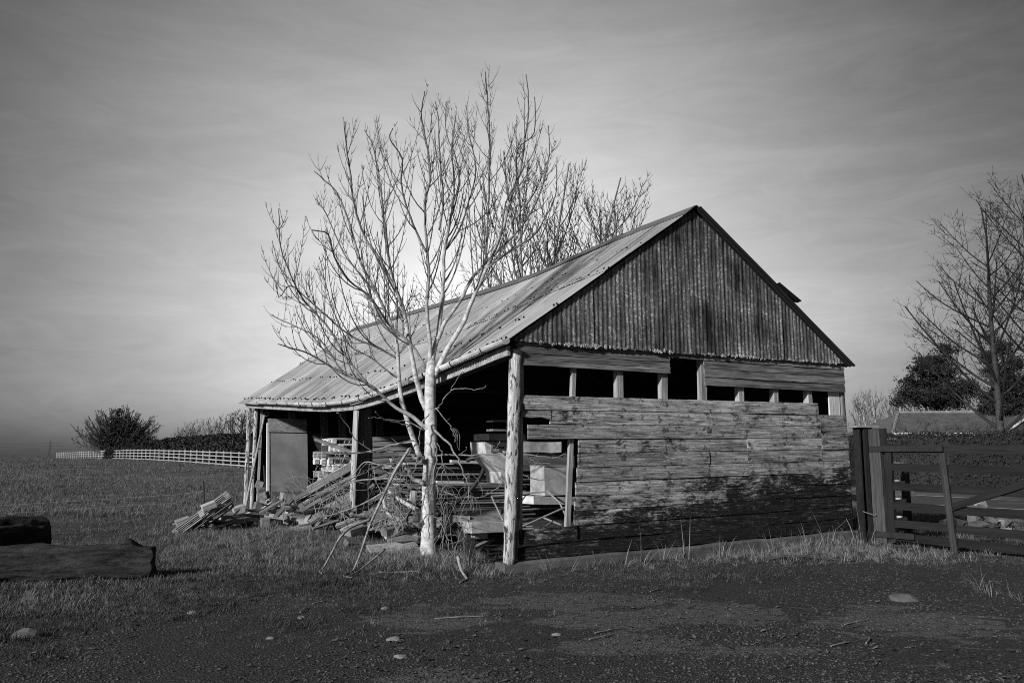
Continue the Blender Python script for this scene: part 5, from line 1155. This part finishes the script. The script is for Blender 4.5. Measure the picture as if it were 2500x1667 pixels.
# pale stones lying on the yard
def stone_mesh(name, r, seed, mat):
    import bmesh
    bm = bmesh.new(); bmesh.ops.create_icosphere(bm, subdivisions=2, radius=1.0)
    for v in bm.verts:
        n_ = 1 + .35 * mnoise.noise(v.co * 1.1 + Vector((seed, 0, 0))) + .12 * mnoise.noise(v.co * 3 + Vector((seed, 4, 0)))
        v.co = Vector((v.co.x * 1.25, v.co.y, v.co.z * .55)) * n_ * r
    me = bpy.data.meshes.new(name); bm.to_mesh(me); bm.free(); me.materials.append(mat); return me
for k, (px_, py_, r, lb) in enumerate(((943, 1487, .045, 'small pale stone at the left end of the bare tarmac patch'), (963, 1565, .05, 'pale stone on the dark yard below the trunk, farther one'), (981, 1605, .045, 'pale stone on the dark yard below the trunk, nearer one'), (1360, 1550, .035, 'small white stone right of the second tarmac patch'),
        (2208, 1466, .13, 'flat grey stone on the yard before the gate'), (70, 1555, .11, 'flat pale slab of stone at the picture\'s lower corner by the grass'), (735, 1512, .035, 'pale pebble on the gravel, upper one'), (660, 1560, .03, 'pale pebble on the gravel, lower one'), (470, 1498, .04, 'pale pebble beside the long grass tuft'))):
    link('stone', stone_mesh('stone', r, k * 3.3, M['brick'] if r < .1 else M['concrete'])).location = PG(px_, py_)
    o = bpy.data.objects[-1] if False else None
    st = [q for q in C.objects if q.name.startswith('stone') and q.type == 'MESH' and 'label' not in q][-1]; tag(st, lb, 'stone')

# ------------------------------------------------------------------ grass and gravel (uncountable)
def gn_instances(name, pts, protos, smin, smax, tilt=.25, mat=None, weights=None):
    """one object: points carrying tufts by geometry nodes"""
    me = bpy.data.meshes.new(name); me.from_pydata([p[:3] for p in pts], [], [])
    sc_ = np.array([p[3] if len(p) > 3 else 1.0 for p in pts], dtype=np.float32)
    at = me.attributes.new('size', 'FLOAT', 'POINT'); at.data.foreach_set('value', sc_)
    o = link(name, me); col = bpy.data.collections.new(name + '_kinds')
    for q in protos:
        b_ = bpy.data.objects.new(name + '_kind', q); col.objects.link(b_)
    g = bpy.data.node_groups.new(name, 'GeometryNodeTree'); g.interface.new_socket('Geometry', in_out='INPUT', socket_type='NodeSocketGeometry'); g.interface.new_socket('Geometry', in_out='OUTPUT', socket_type='NodeSocketGeometry')
    gi = g.nodes.new('NodeGroupInput'); go = g.nodes.new('NodeGroupOutput'); ins = g.nodes.new('GeometryNodeInstanceOnPoints'); ci = g.nodes.new('GeometryNodeCollectionInfo')
    ci.inputs['Collection'].default_value = col; ci.inputs['Separate Children'].default_value = True; ci.inputs['Reset Children'].default_value = True
    ins.inputs['Pick Instance'].default_value = True
    r1 = g.nodes.new('FunctionNodeRandomValue'); r1.data_type = 'FLOAT_VECTOR'; r1.inputs[0].default_value = (-tilt, -tilt, 0); r1.inputs[1].default_value = (tilt, tilt, 6.283)
    e2r = g.nodes.new('FunctionNodeEulerToRotation'); na = g.nodes.new('GeometryNodeInputNamedAttribute'); na.data_type = 'FLOAT'; na.inputs[0].default_value = 'size'
    r2 = g.nodes.new('FunctionNodeRandomValue'); r2.data_type = 'FLOAT'; r2.inputs[2].default_value = smin; r2.inputs[3].default_value = smax; r2.inputs['Seed'].default_value = 5
    mu = g.nodes.new('ShaderNodeMath'); mu.operation = 'MULTIPLY'
    ri = g.nodes.new('FunctionNodeRandomValue'); ri.data_type = 'INT'; ri.inputs[4].default_value = 0; ri.inputs[5].default_value = len(protos) - 1; ri.inputs['Seed'].default_value = 9
    m2p = g.nodes.new('GeometryNodeMeshToPoints')
    L = g.links.new
    L(gi.outputs[0], m2p.inputs['Mesh']); L(m2p.outputs[0], ins.inputs['Points']); L(ci.outputs[0], ins.inputs['Instance']); L(r1.outputs[0], e2r.inputs[0]); L(e2r.outputs[0], ins.inputs['Rotation'])
    L(na.outputs[0], mu.inputs[0]); L(r2.outputs[1], mu.inputs[1]); L(mu.outputs[0], ins.inputs['Scale']); L(ri.outputs[2], ins.inputs['Instance Index']); L(ins.outputs[0], go.inputs[0])
    md = o.modifiers.new('scatter', 'NODES'); md.node_group = g; return tag(o, kind='stuff')
def tuft(name, nb, h, spread, wid, droop, seed, mat):
    rr = random.Random(seed); mb = MB()
    for k in range(nb):
        a = rr.uniform(0, 6.283); r = spread * rr.random() ** .5; p = Vector((r * math.cos(a), r * math.sin(a), -.02)); a2 = a + rr.gauss(0, .7)
        L = h * rr.uniform(.45, 1.1); ln = rr.uniform(.1, .7); d = Vector((math.cos(a2), math.sin(a2), 0)); sd_ = Vector((-d.y, d.x, 0)) * wid * rr.uniform(.6, 1.3) / 2
        dr = droop * rr.uniform(.2, 1.4); prev = None; vs = []
        for i, u in enumerate((0, .4, .75, 1.0)):
            q = p + d * (L * (ln * u * .6 + dr * u * u * .6)) + Vector((0, 0, L * (u - dr * u * u * .55)))
            w_ = (1, .85, .55, .08)[i]; vs += [q - sd_ * w_, q + sd_ * w_]
        mb.add(vs, [(0, 1, 3, 2), (2, 3, 5, 4), (4, 5, 7, 6)])
    return mb.mesh(name, mat)
green = [tuft('g', 16, .13, .10, .006, .8, i, M['grass']) for i in range(5)]
straw = [tuft('s', 18, .26, .10, .0055, 1.1, 20 + i, M['straw']) for i in range(5)]
tall = [tuft('t', 9, .55, .08, .006, .9, 40 + i, M['straw']) for i in range(4)]
rough = [tuft('r', 30, .30, .35, .014, .9, 60 + i, M['grass']) for i in range(4)]
rr = random.Random(77); NS = lambda x, y, k: mnoise.noise((x * k, y * k, 1.7))
def inbarn(x, y, m_=0.0): l = loc((x, y, 0)); return -m_ < l.x < GW + m_ and -m_ < l.y < BL + m_
def lim_y(x): return 9.9 + .9 * min(0, x + 1) + .55 * min(4.5, max(0, x + .5))
pts = []
while len(pts) < 40000:                                     # short winter grass of field and verge
    Y = 6.5 + 40 * rr.random() ** 1.7; X = rr.uniform(-.80, .72) * Y
    if inbarn(X, Y, .0): continue
    if X / Y > .45 and Y > 24: continue
    dn = NS(X, Y, .5) * .5 + NS(X, Y, 1.7) * .35; big_ = NS(X, Y * 1.6, .16)
    if Y > 13 and big_ + .5 * dn < -.12 and rr.random() < .75: continue
    e = Y - lim_y(X) + dn * 2.6
    if e < 0 and rr.random() > .10 * math.exp(e * .7) * (1 + 3 * max(0, NS(X, Y, 1.1))): continue
    pts.append((X, Y, hgt(X, Y), (.70 + .45 * dn) * (1 + .018 * max(0, Y - 12)) * (.38 + .5 * sm(0, 3.5, e))))
gn_instances('grass', pts, green, .7, 1.5, .2)
mossy = [tuft('m', 14, .09, .09, .006, 1.1, 80 + i, M['moss']) for i in range(5)]
pts = []
while len(pts) < 11000:                                      # dark scrubby turf creeping over the yard's edge
    Y = 6 + 6.8 * rr.random(); X = rr.uniform(-.85, .7) * Y
    if inbarn(X, Y, .12): continue
    dn = NS(X, Y, .8) + .6 * NS(X, Y, 2.3); e = Y - lim_y(X)
    if dn * 1.7 + e * .62 < rr.uniform(-.4, .9): continue
    pts.append((X, Y, hgt(X, Y), .6 + .4 * rr.random() + .3 * max(0, dn)))
gn_instances('moss_grass', pts, mossy, .6, 1.4, .25)
pts = []
while len(pts) < 7000:                                      # rougher clumps away over the field
    Y = 22 + 95 * rr.random() ** 1.3; X = rr.uniform(-.66, .05) * Y
    if inbarn(X, Y, .3): continue
    dn = NS(X, Y, .22) + .5 * NS(X, Y, .9)
    if dn < rr.uniform(-.6, .3): continue
    pts.append((X, Y, hgt(X, Y), .55 + .008 * Y))
gn_instances('field_grass', pts, rough, .6, 1.2, .1)
pts = []
for k in range(4200):                                       # long dry grass against the barn and round the debris
    z = rr.random()
    if z < .14: l = Vector((.8 + 6.2 * rr.random() ** .5, -.18 - abs(rr.gauss(0, .45)), 0))
    elif z < .72: l = Vector((-.15 - abs(rr.gauss(0, .8)), rr.uniform(-.4, 15), 0))
    else: l = Vector((rr.gauss(-2.2, .9), rr.uniform(2, 11), 0))
    p = wld(l.x, l.y)
    if NS(p.x, p.y, 1.3) + rr.uniform(-.5, .4) < -.15: continue
    if -2.6 < p.x < -1.15 and 12.4 < p.y < 14.2 and rr.random() < .8: continue
    pts.append((p.x, p.y, hgt(p.x, p.y), .28 + .42 * rr.random() ** 1.5))
for k in range(420):
    X, Y = rr.gauss(-1.1, .55), rr.gauss(12.5, .55)
    pts.append((X, Y, hgt(X, Y), .4 + .4 * rr.random()))
for k in range(260):
    X, Y = rr.gauss(4.9, 1.1), rr.gauss(13.0, .45)
    if inbarn(X, Y): continue
    pts.append((X, Y, hgt(X, Y), .4 + .3 * rr.random()))
for k in range(260):
    X, Y = rr.uniform(5.2, 9.5), rr.uniform(10.2, 17)
    if Y < 15.5 - .55 * (X - 3): continue
    pts.append((X, Y, hgt(X, Y), .5 + .5 * rr.random()))
gn_instances('dry_grass', pts, straw, .7, 1.35, .55)
pts = []
for k in range(85):
    z = rr.random()
    l = Vector((-.3 - abs(rr.gauss(0, .7)), rr.uniform(0, 14), 0)) if z < .7 else Vector((rr.uniform(.2, 6.2), -.2 - abs(rr.gauss(0, .15)), 0))
    p = wld(l.x, l.y); pts.append((p.x, p.y, hgt(p.x, p.y), .6 + .6 * rr.random()))
for px_, py_ in ((2385, 1440), (2400, 1448), (2425, 1455), (2470, 1460), (2490, 1470)):
    q = PG(px_, py_); pts.append((q.x, q.y, q.z, .55))
gn_instances('tall_grass', pts, tall, .6, 1.2, .3)
gv = [stone_mesh('gravel_kind', .010, 50 + i, M['gravel']) for i in range(5)] + [stone_mesh('gravel_kind', .009, 70 + i, M['gravel']) for i in range(4)] + [stone_mesh('gravel_kind', .010, 90, M['concrete'])]
pts = []
while len(pts) < 34000:
    Y = 5 + 7.5 * rr.random() ** 1.1; X = rr.uniform(-.62, .62) * Y
    if Y > lim_y(X) + 1.6 or inbarn(X, Y, .1): continue
    if NS(X, Y, .7) + .4 * NS(X, Y, 2.2) < rr.uniform(-.55, .35): continue
    pts.append((X, Y, hgt(X, Y) + .002, rr.choice((.25, .3, .35, .4, .5, .6, .7, .9))))
gn_instances('gravel', pts, gv, .5, 1.3, .3)

# ------------------------------------------------------------------ brambles and more litter about the open bays
def tangle(label, px0, px1, py0, py1, Y, n, seed, r=.006):
    rr = random.Random(seed); o = P((px0 + px1) / 2, py1, Y); t = thing('bramble', label, 'bramble', o, 0, 'tangled dead stems by the open bays'); mb = MB()
    for k in range(n):
        a = P(rr.uniform(px0, px1), py1 + rr.uniform(-10, 14), Y + rr.uniform(-.6, .6)); top = P(rr.uniform(px0, px1), rr.uniform(py0, py1 - 20), Y + rr.uniform(-.6, .6)); e = P(rr.uniform(px0 - 30, px1 + 30), rr.uniform(py0 + 20, py1), Y + rr.uniform(-.8, .5))
        p_ = catmull([a - o, a.lerp(top, .6) - o + Vector((rr.gauss(0, .06), 0, .05)), top - o, e - o], 5); m = len(p_)
        p_ = [q + Vector((rr.gauss(0, .008), rr.gauss(0, .008), rr.gauss(0, .008))) for q in p_]
        mb.tube(p_, [r * rr.uniform(.7, 1.3) * (1 - .6 * i / m) for i in range(m)], 4, cap=False)
    tag(mb.build('stems', M['twig'], t), kind='stuff')
tangle('tangle of dead arching stems between the middle post and the ash trunk', 900, 1020, 1110, 1290, 13.2, 30, 1)
tangle('tangle of dead stems over the leaning pallets, left of the middle post', 770, 880, 1120, 1265, 15.2, 20, 2, .007)
tangle('dead stems standing before the fibreboard sheet', 690, 790, 1150, 1260, 19.2, 14, 3, .007)
tangle('dead stems rising about the foot of the ash, right side', 1058, 1150, 1180, 1345, 12.3, 16, 4, .0045)
for k in range(46):
    px_ = rnd.uniform(650, 1040); py_ = 1232 + (px_ - 650) * .14 + rnd.uniform(-22, 26); Y = 18.6 - (px_ - 650) * .0128 + rnd.uniform(-.5, .5)
    a_ = rnd.uniform(-.6, 2.2); L = rnd.uniform(.25, .95); c_ = P(px_, py_, Y); c_.z = min(max(c_.z, hgt(c_.x, c_.y) + .05), hgt(c_.x, c_.y) + .42); d_ = Vector((math.cos(a_), math.sin(a_), rnd.uniform(-.25, .6))) * L / 2
    solo('wood_scrap', 'broken piece of timber in the litter along the open side', 'scrap', c_ - d_, c_ + d_, rnd.uniform(.05, .13), rnd.uniform(.02, .06), rnd.choice((M['grey_wood'], M['mid_wood'], M['stud'], M['mid_wood'], M['dark_wood'])), up=(rnd.uniform(-1, 1), rnd.uniform(-1, 0), 1), group='broken timber along the open side', n=3)
for k, (px_, py_, Y, d_, rz_2, lb) in enumerate(((700, 1222, 19.8, (.3, .25, .16), .5, 'pale carton-like block behind the curled sheet, left one'), (752, 1226, 19.6, (.22, .3, .2), 1.1, 'pale carton-like block behind the curled sheet, right one'), (1005, 1243, 14.6, (.10, .06, .3), .3, 'small upright board with holes beside the grey pipe'),
        (868, 1302, 15.0, (.35, .22, .12), .8, 'grey block in the grass below the middle post'), (1120, 1275, 13.3, (.3, .2, .1), .2, 'pale broken slab piece under the wavy sheet'))):
    blk('block', lb, 'block', P(px_, py_, Y), d_, M['pale_stone'] if k != 3 else M['brick'], rz_2, rnd.uniform(-.2, .2), rnd.uniform(-.2, .2))
for i, px_ in enumerate((2215, 2270, 2330, 2395, 2480)):
    x = (px_ - 1250) / F * 47
    bare_tree('bare_shrub', ('leftmost twiggy shrub before the bungalow roof', 'second twiggy shrub before the bungalow roof', 'middle twiggy shrub before the bungalow roof', 'twiggy shrub just left of the birch trunk', 'twiggy shrub right of the birch trunk')[i], 'shrub', (x, 47, 0), 3.9 - .2 * (i % 2), .55, 700 + i, M['ash_back'], 'twiggy shrubs before the bungalow', forks=16, scale=1.2, r0=.06, depth=2, L0=.9, step=.20, trop=.3, crown_from=.12, keep=.9, rmin=.011)

# ------------------------------------------------------------------ leaf litter and dead stalks on the ground
M['leaf'] = m_leaf('dead_leaf', 0.02, 0.11)
lv = []
for i in range(5):
    r_2 = random.Random(900 + i); mb = MB(); n = 7; q = []
    for k in range(n):
        a = 2 * math.pi * k / n; r = (.022 if k in (0, 3, 4) else .014) * r_2.uniform(.7, 1.3); q.append((r * 1.5 * math.cos(a), r * math.sin(a), .006 + r_2.uniform(0, .012)))
    mb.add(q + [(0, 0, .004)], [(k, (k + 1) % n, n) for k in range(n)]); lv.append(mb.mesh('leaf_kind', M['leaf']))
pts = []
while len(pts) < 2600:
    Y = 5 + 9 * rr.random(); X = rr.uniform(-.62, .62) * Y
    if inbarn(X, Y, .1) or NS(X, Y, .6) + .5 * NS(X, Y, 1.9) < rr.uniform(-.4, .5): continue
    pts.append((X, Y, hgt(X, Y) + .004, rr.uniform(.3, .9)))
gn_instances('leaf_litter', pts, lv, .5, 1.2, .4)
